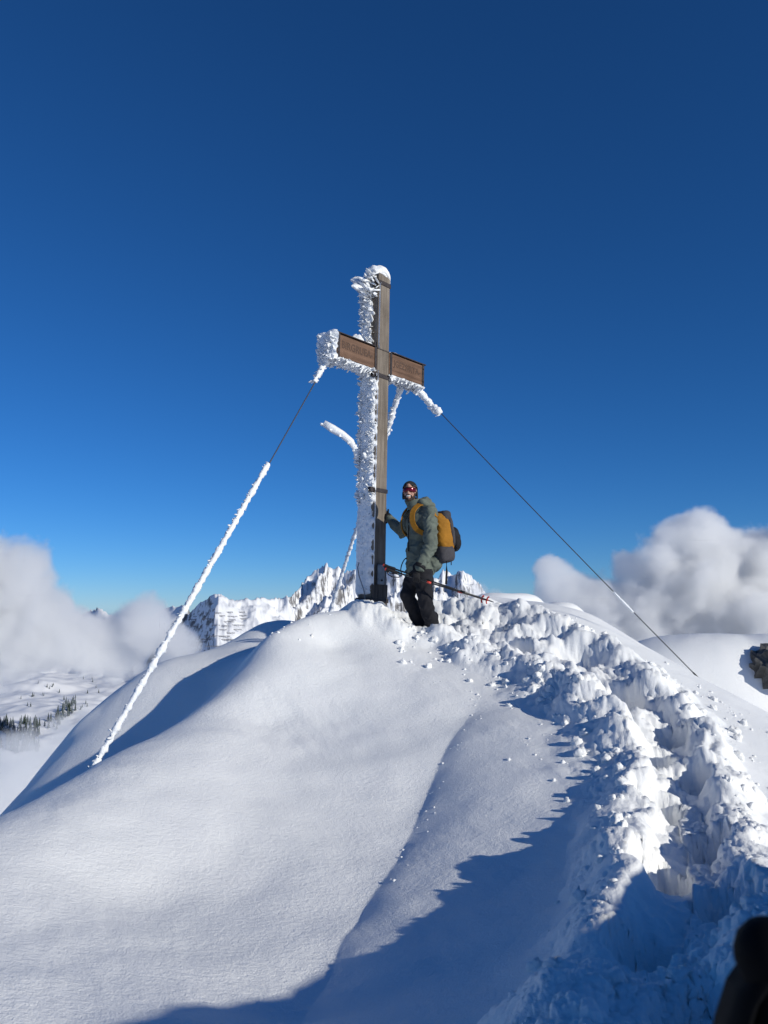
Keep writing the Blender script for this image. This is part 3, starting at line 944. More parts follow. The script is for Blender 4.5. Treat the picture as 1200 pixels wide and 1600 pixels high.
# beam in two halves let into the post, framed in iron
beam_l = bevel_box('beam_board', (-0.80, -0.112, ZB0), (-HW * 0.93, 0.112, ZB1), M_BEAM, cross, 0.008)
beam_r = bevel_box('beam_board', (HW * 0.93, -0.112, ZB0), (0.80, 0.112, ZB1), M_BEAM, cross, 0.008)
for sx, bl_ in ((-1, beam_l), (1, beam_r)):
    # end strap, inner strap and cover strip
    for xc, w in ((sx * 0.775, 0.035), (sx * 0.142, 0.034)):
        fr = bevel_box('iron_strap', (xc - w / 2, -0.121, ZB0 - 0.009), (xc + w / 2, 0.121, ZB1 + 0.009), M_IRON, cross, 0.002)
    x0, x1 = sorted((sx * 0.15, sx * 0.82))
    bevel_box('cover_sheet', (x0, -0.130, ZB1 + 0.010), (x1, 0.130, ZB1 + 0.022), M_IRON, cross, 0.002)
    for bz in (ZB0 + 0.05, ZB1 - 0.05):
        cyl('bolt', (sx * 0.775, -0.121, bz), (sx * 0.775, -0.130, bz), 0.009, M_IRON, cross, 8)
# straps round the post
def strap(z, h, g=0.008, bolt=True):
    k = 1 - 0.12 * (z + 0.7) / (ZT + 0.7)
    a, b = HW * k + g, HD * k + g
    o = bevel_box('iron_band', (-a, -b, z), (a, b, z + h), M_IRON, cross, 0.003)
    if bolt:
        cyl('bolt', (-a, -b + 0.035, z + h / 2), (-a - 0.05, -b + 0.035, z + h / 2), 0.012, M_IRON, cross, 8)
        bevel_box('clamp_lug', (-a - 0.055, -b + 0.01, z - 0.004), (-a - 0.002, -b + 0.06, z + h + 0.004), M_IRON, cross, 0.003)
strap(ZT - 0.15, 0.055); strap(ZB0 - 0.09, 0.055); strap(1.44, 0.05)
# lap joint line above the crossing
bevel_box('joint_batten', (-0.109, -0.118, ZB1 + 0.0), (0.109, -0.111, ZB1 + 0.012), M_POST_OLD, cross, 0.001)
bevel_box('iron_bracket', (-HW - 0.018, -HD + 0.03, ZB0 - 0.05), (-HW - 0.001, -HD + 0.055, ZB1 + 0.08), M_IRON, cross, 0.002)
# base: old plank sleeve, steel shoe and side plate
for (x0, x1) in ((-0.128, -0.045), (-0.040, 0.045), (0.050, 0.128)):
    bevel_box('plank', (x0, -0.145, -0.5), (x1, -0.124, 0.30 + 0.03 * random.Random(x0).random()), M_POST_OLD, cross, 0.004)
for (y0, y1) in ((-0.120, -0.045), (-0.040, 0.04), (0.045, 0.12)):
    bevel_box('plank', (-0.150, y0, -0.5), (-0.129, y1, 0.16), M_POST_OLD, cross, 0.004)
bevel_box('iron_band', (-0.158, -0.153, 0.10), (0.140, 0.135, 0.15), M_IRON, cross, 0.003)
bevel_box('steel_plate', (0.135, -0.10, 0.20), (0.155, 0.11, 0.52), M_STEEL, cross, 0.004)
bevel_box('steel_plate', (0.156, -0.06, 0.26), (0.185, 0.03, 0.50), M_STEEL, cross, 0.004)
bevel_box('steel_plate', (-0.06, -0.150, 0.32), (0.065, -0.126, 0.56), M_STEEL, cross, 0.004)
cyl('bolt', (0.01, -0.150, 0.37), (0.01, -0.163, 0.37), 0.012, M_IRON, cross, 8)
V, F = tube_np([(-0.16, 0.07, 0.58), (-0.185, 0.065, 0.52), (-0.185, 0.04, 0.42), (-0.168, -0.03, 0.25), (-0.172, -0.07, 0.10), (-0.17, -0.08, -0.2)], 0.006, 8)
add_mesh('earthing_cable', V, F, M_STEEL, cross, True, True)

# inscription in dark letters, slightly proud of the beam
def lettering(txt, x0, x1, zc, size):
    cu = bpy.data.curves.new('inscription', 'FONT')
    cu.body = txt; cu.size = size; cu.extrude = 0.0015; cu.align_x = 'CENTER'; cu.align_y = 'CENTER'
    cu.space_character = 1.05
    cu.offset = 0.0025
    t = bpy.data.objects.new('tmp_text', cu); COL.objects.link(t)
    dg = bpy.context.evaluated_depsgraph_get()
    me = bpy.data.meshes.new_from_object(t.evaluated_get(dg))
    bpy.data.objects.remove(t)
    xs = [v.co.x for v in me.vertices]
    k = (x1 - x0) / (max(xs) - min(xs)); mid = (max(xs) + min(xs)) / 2
    for v in me.vertices:
        x, y, z = v.co
        v.co = ((x - mid) * k + (x0 + x1) / 2, -0.1125 - z - 0.001, zc + y)
    me.name = 'inscription'; me.materials.clear(); me.materials.append(M_LETTER)
    o = bpy.data.objects.new('inscription', me); COL.objects.link(o); set_parent(o, cross, True)
    return o
lettering('BIRGRUEA-', -0.72, -0.19, (ZB0 + ZB1) / 2 + 0.02, 0.125)
lettering('JGEZSIRTA-', 0.19, 0.72, (ZB0 + ZB1) / 2 + 0.02, 0.115)

# ------------------------------------------------------------------ rime
def flakes(points, dirs, lengths, widths, seed=1, thick=0.35):
    """many small rime feathers: flattened, tapering 8-sided splinters (vectorised)"""
    rs = np.random.RandomState(seed)
    n = len(points)
    P = np.asarray(points, float); D = np.asarray(dirs, float)
    D = D / np.linalg.norm(D, axis=1)[:, None]
    ref = rs.normal(size=(n, 3))
    S = np.cross(D, ref); S /= np.linalg.norm(S, axis=1)[:, None]
    W = np.cross(S, D)
    L = np.asarray(lengths)[:, None]; wd = np.asarray(widths)[:, None]
    prof = [(-0.25, 0.55), (0.25, 1.0), (0.7, 0.8), (1.0, 0.18)]
    V = []
    for (t, w) in prof:
        for (cs, sn) in ((1, 0), (0, 1), (-1, 0), (0, -1)):
            jit = 1 + 0.35 * rs.normal(size=(n, 1)) * (0.5)
            V.append(P + D * L * t + S * (wd * w * cs * jit) + W * (wd * w * sn * thick * jit))
    V = np.stack(V, 1)                                       # n,16,3
    fq = []
    for i in range(3):
        for k in range(4):
            fq.append((i * 4 + k, i * 4 + (k + 1) % 4, (i + 1) * 4 + (k + 1) % 4, (i + 1) * 4 + k))
    fq.append((12, 13, 14, 15)); fq.append((3, 2, 1, 0))
    Fm = (np.array(fq)[None] + (np.arange(n) * 16)[:, None, None]).reshape(-1, 4)
    return V.reshape(-1, 3), Fm

def merge(parts):
    V, F, o = [], [], 0
    for v, f in parts:
        v = [tuple(a) for a in v]
        V += v; F += [tuple(int(i) + o for i in q) for q in f]; o += len(v)
    return V, F

def sheet(P):
    n, m = P.shape[:2]
    idx = np.arange(n * m).reshape(n, m)
    q = np.stack([idx[:-1, :-1], idx[:-1, 1:], idx[1:, 1:], idx[1:, :-1]], -1).reshape(-1, 4)
    return P.reshape(-1, 3), q

rs = np.random.RandomState(3)
# crust on the windward (left) face of the post
def post_crust(z0, z1, nz, seed, front, thick):
    yy = np.linspace(-0.145, 0.15, 26); zz = np.linspace(z0, z1, nz)
    Y, Z = np.meshgrid(yy, zz)
    k = 1 - 0.12 * (Z + 0.7) / (ZT + 0.7)
    T = thick * (0.35 + 0.5 * billow2(Y * 16, Z * 13, 3, seed) + 0.30 * fbm2(Y * 9, Z * 5, 3, seed + 2))
    edge = sstep(front - 0.02, front + 0.05, Y + 0.05 * fbm2(Z * 7, Z * 0, 3, seed + 5))     # wood bare near the front edge
    T = (T - (0.42 + 0.22 * (1 - sstep(1.25, 1.45, Z))) * thick) * edge - 0.012 * (1 - edge)
    back = sstep(0.10, 0.15, Y)
    T = T * (1 - 0.4 * back)
    ends = sstep(z0, z0 + 0.06, Z) * (1 - sstep(z1 - 0.05, z1, Z))
    X = -(HW * k) - T * ends + 0.02 * (1 - ends)
    return sheet(np.stack([X, np.clip(Y, -0.13, 0.2) , Z], -1))
parts = [post_crust(0.17, 2.96, 220, 5, -0.112, 0.042), post_crust(3.24, 4.10, 70, 9, 0.0, 0.05)]
def scatter_post(z0, z1, n, lo, hi, seed, front=-0.12):
    r_ = np.random.RandomState(seed)
    z = r_.uniform(z0, z1, n); y = r_.uniform(front, 0.14, n)
    k = 1 - 0.12 * (z + 0.7) / (ZT + 0.7)
    P = np.stack([-(HW * k) - r_.uniform(-0.005, 0.04, n), y, z], 1)
    D = np.stack([-np.ones(n), -0.5 + 0.6 * r_.normal(size=n), 0.55 * r_.normal(size=n) + 0.2], 1)
    L = r_.uniform(lo, hi, n) * (1 + 0.5 * (r_.rand(n) < 0.1))
    return flakes(P, D, L, L * r_.uniform(0.18, 0.36, n), seed, 0.3)
parts += [scatter_post(1.32, 2.95, 420, 0.02, 0.065, 21), scatter_post(0.25, 1.35, 220, 0.012, 0.03, 22), scatter_post(3.25, 4.12, 200, 0.02, 0.07, 23, -0.03)]
# rim of feathers along the back-left corner
def corner(z0, z1, n, seed, lo, hi):
    r_ = np.random.RandomState(seed)
    z = r_.uniform(z0, z1, n)
    P = np.stack([-HW * 0.92 - r_.uniform(0, 0.03, n), 0.10 + r_.uniform(0, 0.05, n), z], 1)
    D = np.stack([-1 + 0.3 * r_.normal(size=n), 0.5 + 0.4 * r_.normal(size=n), 0.5 * r_.normal(size=n)], 1)
    L = r_.uniform(lo, hi, n)
    return flakes(P, D, L, L * 0.28, seed, 0.3)
parts += [corner(1.3, 2.95, 160, 31, 0.03, 0.08), corner(3.25, 4.1, 110, 32, 0.03, 0.08)]
V, F = merge(parts)
o = add_mesh('rime_crust', V, F, M_RIME, cross, True, True); o['kind'] = 'stuff'
# feathers at the top-left of the post
r_ = np.random.RandomState(8); n = 60
P = np.stack([-HW - r_.uniform(0, 0.10, n), r_.uniform(-0.13, 0.12, n), r_.uniform(3.86, 4.22, n)], 1)
D = np.stack([-np.ones(n) - 0.2, 0.5 * r_.normal(size=n), 0.3 + 0.5 * r_.normal(size=n)], 1)
L = r_.uniform(0.05, 0.12, n)
pa = [flakes(P, D, L, L * 0.28, 81)]
P2 = np.array([[-0.16, 0.0, 4.10], [-0.17, 0.05, 4.02], [-0.15, -0.05, 4.17], [-0.14, 0.02, 3.95], [-0.15, 0.08, 4.12]])
pa.append(flakes(P2, np.array([[-1, 0.2, 0.15], [-1, 0.1, -0.1], [-1, 0.0, 0.5], [-1, 0.3, -0.3], [-1, 0.6, 0.1]]), [0.2, 0.24, 0.15, 0.16, 0.2], [0.06, 0.07, 0.05, 0.06, 0.06], 82, 0.4))
V, F = merge(pa); o = add_mesh('rime_feathers', V, F, M_RIME, cross, True, True); o['kind'] = 'stuff'

# rime under the beam, and on its left end
def beam_under(x0, x1, n, seed, tmax):
    xx = np.linspace(x0, x1, int((x1 - x0) * 110)); yy = np.linspace(-0.115, 0.125, 20)
    Y, X = np.meshgrid(yy, xx)
    T = tmax * (0.45 + 0.55 * billow2(X * 12, Y * 16, 3, seed) + 0.25 * fbm2(X * 8, Y * 9, 3, seed)) * np.sqrt(np.clip(1 - ((Y - 0.01) / 0.128) ** 2, 0.03, 1))
    base = sheet(np.stack([X, Y, ZB0 + 0.006 - T], -1))
    r2 = np.random.RandomState(seed)
    P = np.stack([r2.uniform(x0, x1, n), r2.uniform(-0.12, 0.12, n), ZB0 - r2.uniform(0, tmax * 0.8, n)], 1)
    D = np.stack([-0.9 + 0.3 * r2.normal(size=n), -0.35 + 0.35 * r2.normal(size=n), -0.55 + 0.3 * r2.normal(size=n)], 1)
    L = r2.uniform(0.04, 0.11, n)
    return [base, flakes(P, D, L, L * r2.uniform(0.14, 0.28, n), seed + 1, 0.3)]
parts = beam_under(-0.84, -HW, 300, 41, 0.045) + beam_under(HW, 0.80, 200, 43, 0.032)
yy = np.linspace(-0.14, 0.15, 30); zz = np.linspace(ZB0 - 0.05, ZB1 + 0.03, 30)
Y, Z = np.meshgrid(yy, zz)
T = 0.050 * (0.0 + 0.9 * billow2(Y * 11, Z * 11, 3, 51) + 0.5 * fbm2(Y * 7, Z * 7, 2, 58)) * sstep(-0.13, -0.05, Y + 0.07 * fbm2(Z * 9, Y * 4, 3, 52)) - 0.03 * np.exp(-((Y - 0.0) ** 2 + (Z - 3.12) ** 2) / 0.0016)
parts.append(sheet(np.stack([-0.80 - T, Y, Z], -1)))
n = 260; r2 = np.random.RandomState(53)
P = np.stack([-0.80 - r2.uniform(0, 0.06, n), r2.uniform(-0.09, 0.15, n), r2.uniform(ZB0 - 0.06, ZB1 - 0.01, n)], 1)
hole = np.hypot(P[:, 1] - 0.02, P[:, 2] - 3.12) > 0.035
D = np.stack([-np.ones(n), 0.5 * r2.normal(size=n), 0.6 * r2.normal(size=n)], 1); L = r2.uniform(0.02, 0.085, n)
parts.append(flakes(P[hole], D[hole], L[hole], (L * 0.42)[hole], 54))
V, F = merge(parts); o = add_mesh('rime_fringe', V, F, M_RIME, cross, True, True); o['kind'] = 'stuff'

# snow lying on top of the post and the beam
def snow_lump(name, c, r, parent, seed=0, sag=0.0, local=True, mat=None, amp=0.06, flat=0.0):
    bm = bmesh.new(); bmesh.ops.create_icosphere(bm, subdivisions=4, radius=1.0)
    co = np.array([v.co for v in bm.verts])
    nz = 1 + amp * 2 * fbm2(co[:, 0] * 2 + co[:, 2], co[:, 1] * 2 - co[:, 2], 3, seed)
    co = co * nz[:, None]
    if flat > 0: co[:, 2] = np.where(co[:, 2] < 0, co[:, 2] * (1 - flat), co[:, 2])
    for v, p in zip(bm.verts, co):
        v.co = Vector((c[0] + p[0] * r[0], c[1] + p[1] * r[1], c[2] + p[2] * r[2] - sag * max(0, p[0]) ** 2))
    for f in bm.faces: f.smooth = True
    me = bpy.data.meshes.new(name); bm.to_mesh(me); bm.free()
    me.materials.append(mat or M_SNOW)
    o = bpy.data.objects.new(name, me); COL.objects.link(o)
    if parent is not None: set_parent(o, parent, local)
    return o
snow_lump('snow_cap', (0.0, 0.02, ZT + 0.02), (0.155, 0.16, 0.13), cross, 2, 0.12, flat=0.6)
snow_lump('snow_cap', (0.36, 0.03, ZB1 + 0.02), (0.24, 0.10, 0.062), cross, 5, 0.0, flat=0.7)
snow_lump('snow_cap', (-0.33, 0.05, ZB1 + 0.02), (0.11, 0.10, 0.11), cross, 6, 0.0, flat=0.7, amp=0.16)
snow_lump('snow_cap', (-0.23, 0.0, ZB1 + 0.02), (0.09, 0.11, 0.05), cross, 7, 0.0, flat=0.7)
snow_lump('snow_cap', (-0.52, 0.08, ZB1 + 0.02), (0.08, 0.07, 0.05), cross, 8, 0.0, flat=0.7, amp=0.12)
# bent flag of rime standing off the left side of the post
def world_to_cross(v): return CRW.inverted() @ v
fl = [world_to_cross(at(px, py, 9.33)) for px, py in ((558, 720), (556, 702), (548, 690), (535, 679), (520, 670), (506, 661))]
Vv, Ff = [], []
wid = [0.03, 0.042, 0.045, 0.042, 0.048, 0.042]
for i, p in enumerate(fl):
    t = (fl[min(i + 1, 5)] - fl[max(i - 1, 0)]).normalized()
    sd = t.cross(Vector((0.7, 0.7, 0)).normalized()).normalized(); w = sd.cross(t)
    for a in range(8):
        an = 2 * math.pi * a / 8
        q = 1 + 0.12 * math.sin(i * 5 + a * 3)
        Vv.append(tuple(p + sd * wid[i] * math.cos(an) * q + w * 0.022 * math.sin(an) * q))
for i in range(5):
    for a in range(8): Ff.append((i * 8 + a, i * 8 + (a + 1) % 8, (i + 1) * 8 + (a + 1) % 8, (i + 1) * 8 + a))
Ff.append(tuple(range(7, -1, -1))); Ff.append(tuple(range(40, 48)))
V, F = merge([(Vv, Ff), flakes([Vector(f) + Vector((0, 0, -0.02)) for f in fl for _ in range(5)], [Vector((-0.8, 0.2, 0.1 * k - 0.2)) for f in fl for k in range(5)], [0.05] * 30, [0.018] * 30, 63)])
add_mesh('rime_flag', V, F, M_RIME, cross, True, True)

# ------------------------------------------------------------------ guy wires
def guy(name, A, B, label, rimes, anchor=True, cable_r=0.0065):
    """rimes: list of (from, to, radius, roughness) along the wire, 0 = top"""
    A, B = Vector(A), Vector(B)
    th = empty(name, B)
    d = B - A; Ld = d.length
    # sag slightly
    def pt(t): return A + d * t + Vector((0, 0, -0.012 * Ld * 4 * t * (1 - t) * 0.3))
    V, F = tube_np([pt(i / 24) for i in range(25)], cable_r, 6)
    add_mesh('cable', V, F, M_CABLE, th)
    V, F = tube_np([pt(0.0), pt(0.02), pt(0.035)], [0.014, 0.016, 0.010], 8)
    add_mesh('shackle', V, F, M_IRON, th)
    if anchor:
        e = (B - A).normalized()
        V, F = tube_np([B - e * 0.05, B + e * 0.15, B + e * 0.5], 0.009, 8)
        add_mesh('ground_anchor', V, F, M_IRON, th)
    wind = Vector((-0.75, -0.25, -0.15))
    for k, (t0, t1, rad, rough) in enumerate(rimes):
        n = max(14, int((t1 - t0) * Ld / 0.018))
        rs_ = np.random.RandomState(hash((name, k)) % 9999 if False else 17 + k + len(label))
        pts = [pt(t0 + (t1 - t0) * i / (n - 1)) + wind * rad * 0.45 for i in range(n)]
        ns = fbm2(np.arange(n) * 0.21, np.zeros(n), 3, 5 + k) * rough
        rads = rad * np.clip(1 + ns, 0.45, 1.8)
        rads[0] *= 0.7; rads[-1] *= 0.7
        jt = 1 + 0.28 * rough * rs_.normal(size=(n, 9))
        v1 = tube_np(pts, list(rads), 9, lambda i, a: jt[i, a])
        m = int(n * 1.5)
        ii = rs_.randint(0, n, m)
        P = np.array([pts[i] for i in ii]) + rs_.normal(size=(m, 3)) * rad * 0.35
        e = np.array(d.normalized())
        D = np.array(wind)[None] * 1.0 + rs_.normal(size=(m, 3)) * 0.40
        L = rad * rs_.uniform(0.7, 1.6, m)
        V, F = merge([v1, flakes(P, D, L, L * 0.30, 5 + k, 0.3)])
        o = add_mesh('rime_sleeve', V, F, M_RIME, th); o['kind'] = 'stuff'
    tag(th, label, 'guy wire', 'guy wires holding the cross')
    return th
GL = at(148, 1199, 6.8)
guy('guy_wire', cw(-0.80, 0.03, ZB0 - 0.01), GL, 'guy wire thickly sleeved in rime running to the lower left', [(0.0, 0.075, 0.036, 0.8), (0.318, 1.0, 0.029, 0.5)])
GR = at(1088, 1056, 9.0)
guy('guy_wire', cw(0.79, 0.0, ZB0 - 0.01), GR, 'mostly bare dark guy wire running down to the right ridge', [(0.0, 0.10, 0.048, 0.7), (0.735, 0.80, 0.014, 0.3)])
gb_a = cw(0.60, 0.10, ZB0 - 0.02)
gb_dir = (at(523, 935, 11.6) - gb_a)
guy('guy_wire', gb_a, gb_a + gb_dir * 1.12, 'rime-covered guy wire passing behind the cross post', [(0.0, 0.46, 0.040, 0.35), (0.5, 1.0, 0.026, 0.5)])

# ================================================================== PERSON
def fabric(name, col, rough=0.85, var=0.18, bump=0.0015, bscale=220, sheen=0.2):
    m = plain(name, col, rough, var, 9.0, bump, 0.0, bscale, 0.2)
    return m
M_SKIN = plain('skin', (0.46, 0.25, 0.18), 0.55, 0.10, 30, 0.0004, 0, 200)
M_JACKET = fabric('sage_green_shell_fabric', (0.116, 0.136, 0.114))
M_TROUSER = fabric('black_trouser_fabric', (0.016, 0.016, 0.020))
M_GLOVE = fabric('black_glove_fabric', (0.012, 0.012, 0.014), 0.7)
M_BLACK = fabric('black_webbing', (0.014, 0.014, 0.016), 0.75)
M_OCHRE = fabric('ochre_pack_fabric', (0.31, 0.138, 0.015), 0.8)
M_CHARCOAL = fabric('charcoal_pack_fabric', (0.055, 0.053, 0.060), 0.8)
M_CAP = fabric('dark_knit', (0.022, 0.024, 0.026), 0.9, 0.3, 0.003, 120)
M_CAPBAND = fabric('grey_green_headband', (0.055, 0.060, 0.055), 0.9, 0.3, 0.002, 120)
M_BEARD = plain('dark_beard_hair', (0.035, 0.020, 0.014), 0.8, 0.5, 160, 0.004, 0, 300)
M_TEETH = plain('teeth', (0.75, 0.72, 0.66), 0.35, 0.05, 50)
M_LENS, nt_, b_ = new_mat('red_mirror_lens')
b_.inputs['Base Color'].default_value = (0.17, 0.010, 0.022, 1); b_.inputs['Roughness'].default_value = 0.12; b_.inputs['Metallic'].default_value = 0.55
M_BOOT = plain('black_boot_shell', (0.02, 0.02, 0.022), 0.4, 0.3, 30)
M_CARBON = plain('black_pole_shaft', (0.018, 0.018, 0.02), 0.35, 0.3, 60)
M_RED = plain('red_basket_plastic', (0.55, 0.05, 0.03), 0.45, 0.15, 60)

def capsule_bm(bm, a, b, ra, rb, n=14):
    """closed tapered capsule"""
    a, b = Vector(a), Vector(b)
    d = b - a; L = max(d.length, 1e-6); q = d.to_track_quat('Z', 'Y')
    rings = []
    for i in range(5): 
        t = math.pi / 2 * (1 - i / 4); rings.append((-math.sin(t) * ra, math.cos(t) * ra))
    for i in range(5):
        t = math.pi / 2 * i / 4; rings.append((L + math.sin(t) * rb, math.cos(t) * rb))
    vs = []
    for (z, r) in rings:
        r = max(r, 1e-4)
        vs.append([bm.verts.new(a + q @ Vector((r * math.cos(2 * math.pi * k / n), r * math.sin(2 * math.pi * k / n), z))) for k in range(n)])
    for i in range(len(vs) - 1):
        for k in range(n):
            bm.faces.new((vs[i][k], vs[i][(k + 1) % n], vs[i + 1][(k + 1) % n], vs[i + 1][k]))
    bm.faces.new(vs[0][::-1]); bm.faces.new(vs[-1])

def ball_bm(bm, c, r, M=None):
    """ellipsoid, r = radii along the columns of M"""
    geo = bmesh.ops.create_icosphere(bm, subdivisions=3, radius=1.0)
    M = M or Matrix.Identity(3)
    for v in geo['verts']:
        v.co = Vector(c) + M @ Vector((v.co.x * r[0], v.co.y * r[1], v.co.z * r[2]))

def rbox_bm(bm, c, r, M=None, p=4.0):
    """rounded box (superellipsoid)"""
    geo = bmesh.ops.create_icosphere(bm, subdivisions=4, radius=1.0)
    M = M or Matrix.Identity(3)
    for v in geo['verts']:
        d = v.co
        k = (abs(d.x) ** p + abs(d.y) ** p + abs(d.z) ** p) ** (-1 / p)
        v.co = Vector(c) + M @ Vector((d.x * k * r[0], d.y * k * r[1], d.z * k * r[2]))

def fuse(name, bm, voxel, mat, parent, smooth_it=6, fold=None, keep=None):
    """one continuous skin over overlapping shapes (voxel remesh + smoothing)"""
    me = bpy.data.meshes.new(name); bm.to_mesh(me); bm.free()
    o = bpy.data.objects.new(name + '_tmp', me); COL.objects.link(o)
    md = o.modifiers.new('r', 'REMESH'); md.mode = 'VOXEL'; md.voxel_size = voxel; md.use_smooth_shade = True
    sm = o.modifiers.new('s', 'SMOOTH'); sm.iterations = smooth_it; sm.factor = 0.5
    dg = bpy.context.evaluated_depsgraph_get()
    m2 = bpy.data.meshes.new_from_object(o.evaluated_get(dg))
    bpy.data.objects.remove(o)
    m2.name = name
    n = len(m2.vertices)
    co = np.empty(n * 3, np.float32); m2.vertices.foreach_get('co', co); co = co.reshape(-1, 3).astype(float)
    if fold is not None:
        no = np.empty(n * 3, np.float32); m2.vertex_normals.foreach_get('vector', no); no = no.reshape(-1, 3)
        co = co + no * fold(co)[:, None]
        m2.vertices.foreach_set('co', co.reshape(-1).astype(np.float32))
    if keep is not None:
        bmk = bmesh.new(); bmk.from_mesh(m2)
        bmesh.ops.delete(bmk, geom=[v for v in bmk.verts if not keep(v.co)], context='VERTS')
        bmk.to_mesh(m2); bmk.free()
    m2.materials.clear(); m2.materials.append(mat)
    m2.polygons.foreach_set('use_smooth', np.ones(len(m2.polygons), bool))
    m2.update()
    o = bpy.data.objects.new(name, m2); COL.objects.link(o)
    if parent is not None: set_parent(o, parent)
    return o

def folds(seed, amp, sx=7.0, sz=16.0):
    def f(c):
        u = c[:, 0] * sx + c[:, 1] * sx * 0.6; w = c[:, 2] * sz + 1.2 * perlin2(c[:, 0] * 9, c[:, 1] * 9, seed + 3)
        return amp * (ridged2(u * 0.6, w * 0.6, 2, seed, 0.5) - 0.8) + amp * 0.5 * perlin2(u * 2.2, w * 1.7, seed + 9)
    return f

PD = 8.88
FWD = Vector((-0.88, -0.475, 0)).normalized()
LEFT = Vector((-FWD.y, FWD.x, 0))                 # the person's left, towards the camera
if LEFT.y > 0: LEFT = -LEFT
UP = Vector((0, 0, 1))
BM3 = Matrix((FWD, LEFT, UP)).transposed()        # body axes as columns

pelvis = at(656, 893, PD); waist = at(654, 862, PD); chest = at(656, 822, PD); neckb = at(650, 792, PD); headc = at(640.5, 769, PD - 0.05)
shL = chest + LEFT * 0.175 + UP * 0.135 - FWD * 0.03; shR = chest - LEFT * 0.17 + UP * 0.12 + FWD * 0.05
elL = at(673, 852, PD - 0.31); wrL = at(657, 884, PD - 0.36); haL = at(652, 895, PD - 0.37)
elR = at(628, 832, 9.15); haR = cw(HW * 0.90 + 0.035, -0.05, 1.20); wrR = haR + (elR - haR).normalized() * 0.10
hipL = pelvis + LEFT * 0.09; hipR = pelvis - LEFT * 0.09
knL = at(664, 938, PD - 0.12); anL = at(674, 978, PD - 0.02)
knR = at(636, 931, PD + 0.02); anR = at(655, 974, PD + 0.16)
toeL = anL + Vector((-0.10, -0.16, -0.10)); toeR = anR + Vector((-0.16, -0.08, -0.09))

person = empty('person', (anL + anR) / 2 - UP * 0.1)
tag(person, 'smiling climber in a green jacket with one hand on the cross', 'person')

# body: one continuous mesh
HF = Vector((-0.22, -0.97, 0.06)).normalized(); HL = UP.cross(HF).normalized(); HU = HF.cross(HL) 
HM = Matrix((HL, HF, HU)).transposed()            # head axes: x to its left, y forward, z up
def hp(x, y, z): return headc + HM @ Vector((x, y, z))
bm = bmesh.new()
ball_bm(bm, hp(0, -0.012, 0.022), (0.074, 0.094, 0.098), HM)
ball_bm(bm, hp(0, 0.020, -0.045), (0.058, 0.068, 0.072), HM)      # face and jaw
ball_bm(bm, hp(0, 0.052, -0.092), (0.026, 0.026, 0.022), HM)      # chin
capsule_bm(bm, hp(0, 0.080, 0.012), hp(0, 0.098, -0.030), 0.009, 0.015)   # nose
for s in (-1, 1):
    ball_bm(bm, hp(s * 0.036, 0.062, -0.030), (0.022, 0.018, 0.017), HM)  # cheeks
    ball_bm(bm, hp(s * 0.078, -0.005, -0.010), (0.010, 0.018, 0.030), HM)  # ears
    ball_bm(bm, hp(s * 0.030, 0.072, 0.018), (0.015, 0.012, 0.010), HM)   # eyes
capsule_bm(bm, hp(0, 0.075, 0.036), hp(0, 0.070, 0.060), 0.018, 0.03)
capsule_bm(bm, hp(0, 0.072, -0.062), hp(0, 0.078, -0.074), 0.018, 0.016)
capsule_bm(bm, hp(0, -0.02, -0.06), neckb, 0.055, 0.065)
capsule_bm(bm, neckb, waist, 0.06, 0.10)
ball_bm(bm, chest, (0.10, 0.15, 0.17), BM3); ball_bm(bm, pelvis, (0.10, 0.13, 0.11), BM3)
capsule_bm(bm, shL, elL, 0.055, 0.045); capsule_bm(bm, elL, wrL, 0.042, 0.03); capsule_bm(bm, wrL, wrL + (haL - wrL) * 0.35, 0.022, 0.016)
capsule_bm(bm, shR, elR, 0.055, 0.045); capsule_bm(bm, elR, wrR, 0.042, 0.03); capsule_bm(bm, wrR, haR, 0.024, 0.015)
capsule_bm(bm, chest + UP * 0.12, shL, 0.07, 0.055); capsule_bm(bm, chest + UP * 0.12, shR, 0.07, 0.055)
for h, k, a, t in ((hipL, knL, anL, toeL), (hipR, knR, anR, toeR)):
    capsule_bm(bm, h, k, 0.085, 0.06); capsule_bm(bm, k, a, 0.058, 0.042); capsule_bm(bm, a, a + (t - a) * 0.4, 0.03, 0.018)
fuse('body', bm, 0.0075, M_SKIN, person, 3)

# clothing
bm = bmesh.new()
ball_bm(bm, chest + UP * 0.0 + FWD * 0.01, (0.150, 0.190, 0.23), BM3)
ball_bm(bm, waist - UP * 0.02, (0.140, 0.172, 0.22), BM3)
rbox_bm(bm, pelvis + UP * 0.035 - FWD * 0.005, (0.152, 0.184, 0.155), BM3, 2.6)
rbox_bm(bm, at(674, 880, PD) , (0.085, 0.15, 0.10), BM3, 2.6)                 # longer back hem
capsule_bm(bm, chest + UP * 0.12, shL, 0.105, 0.088); capsule_bm(bm, chest + UP * 0.12, shR, 0.105, 0.085)
capsule_bm(bm, shL, elL, 0.088, 0.078); capsule_bm(bm, elL, wrL - UP * 0.01, 0.076, 0.060)
capsule_bm(bm, shR, elR, 0.082, 0.070); capsule_bm(bm, elR, wrR, 0.068, 0.050)
capsule_bm(bm, chest + UP * 0.16, neckb + UP * 0.01, 0.115, 0.088)
jacket = fuse('jacket', bm, 0.009, M_JACKET, person, 5, folds(3, 0.016))
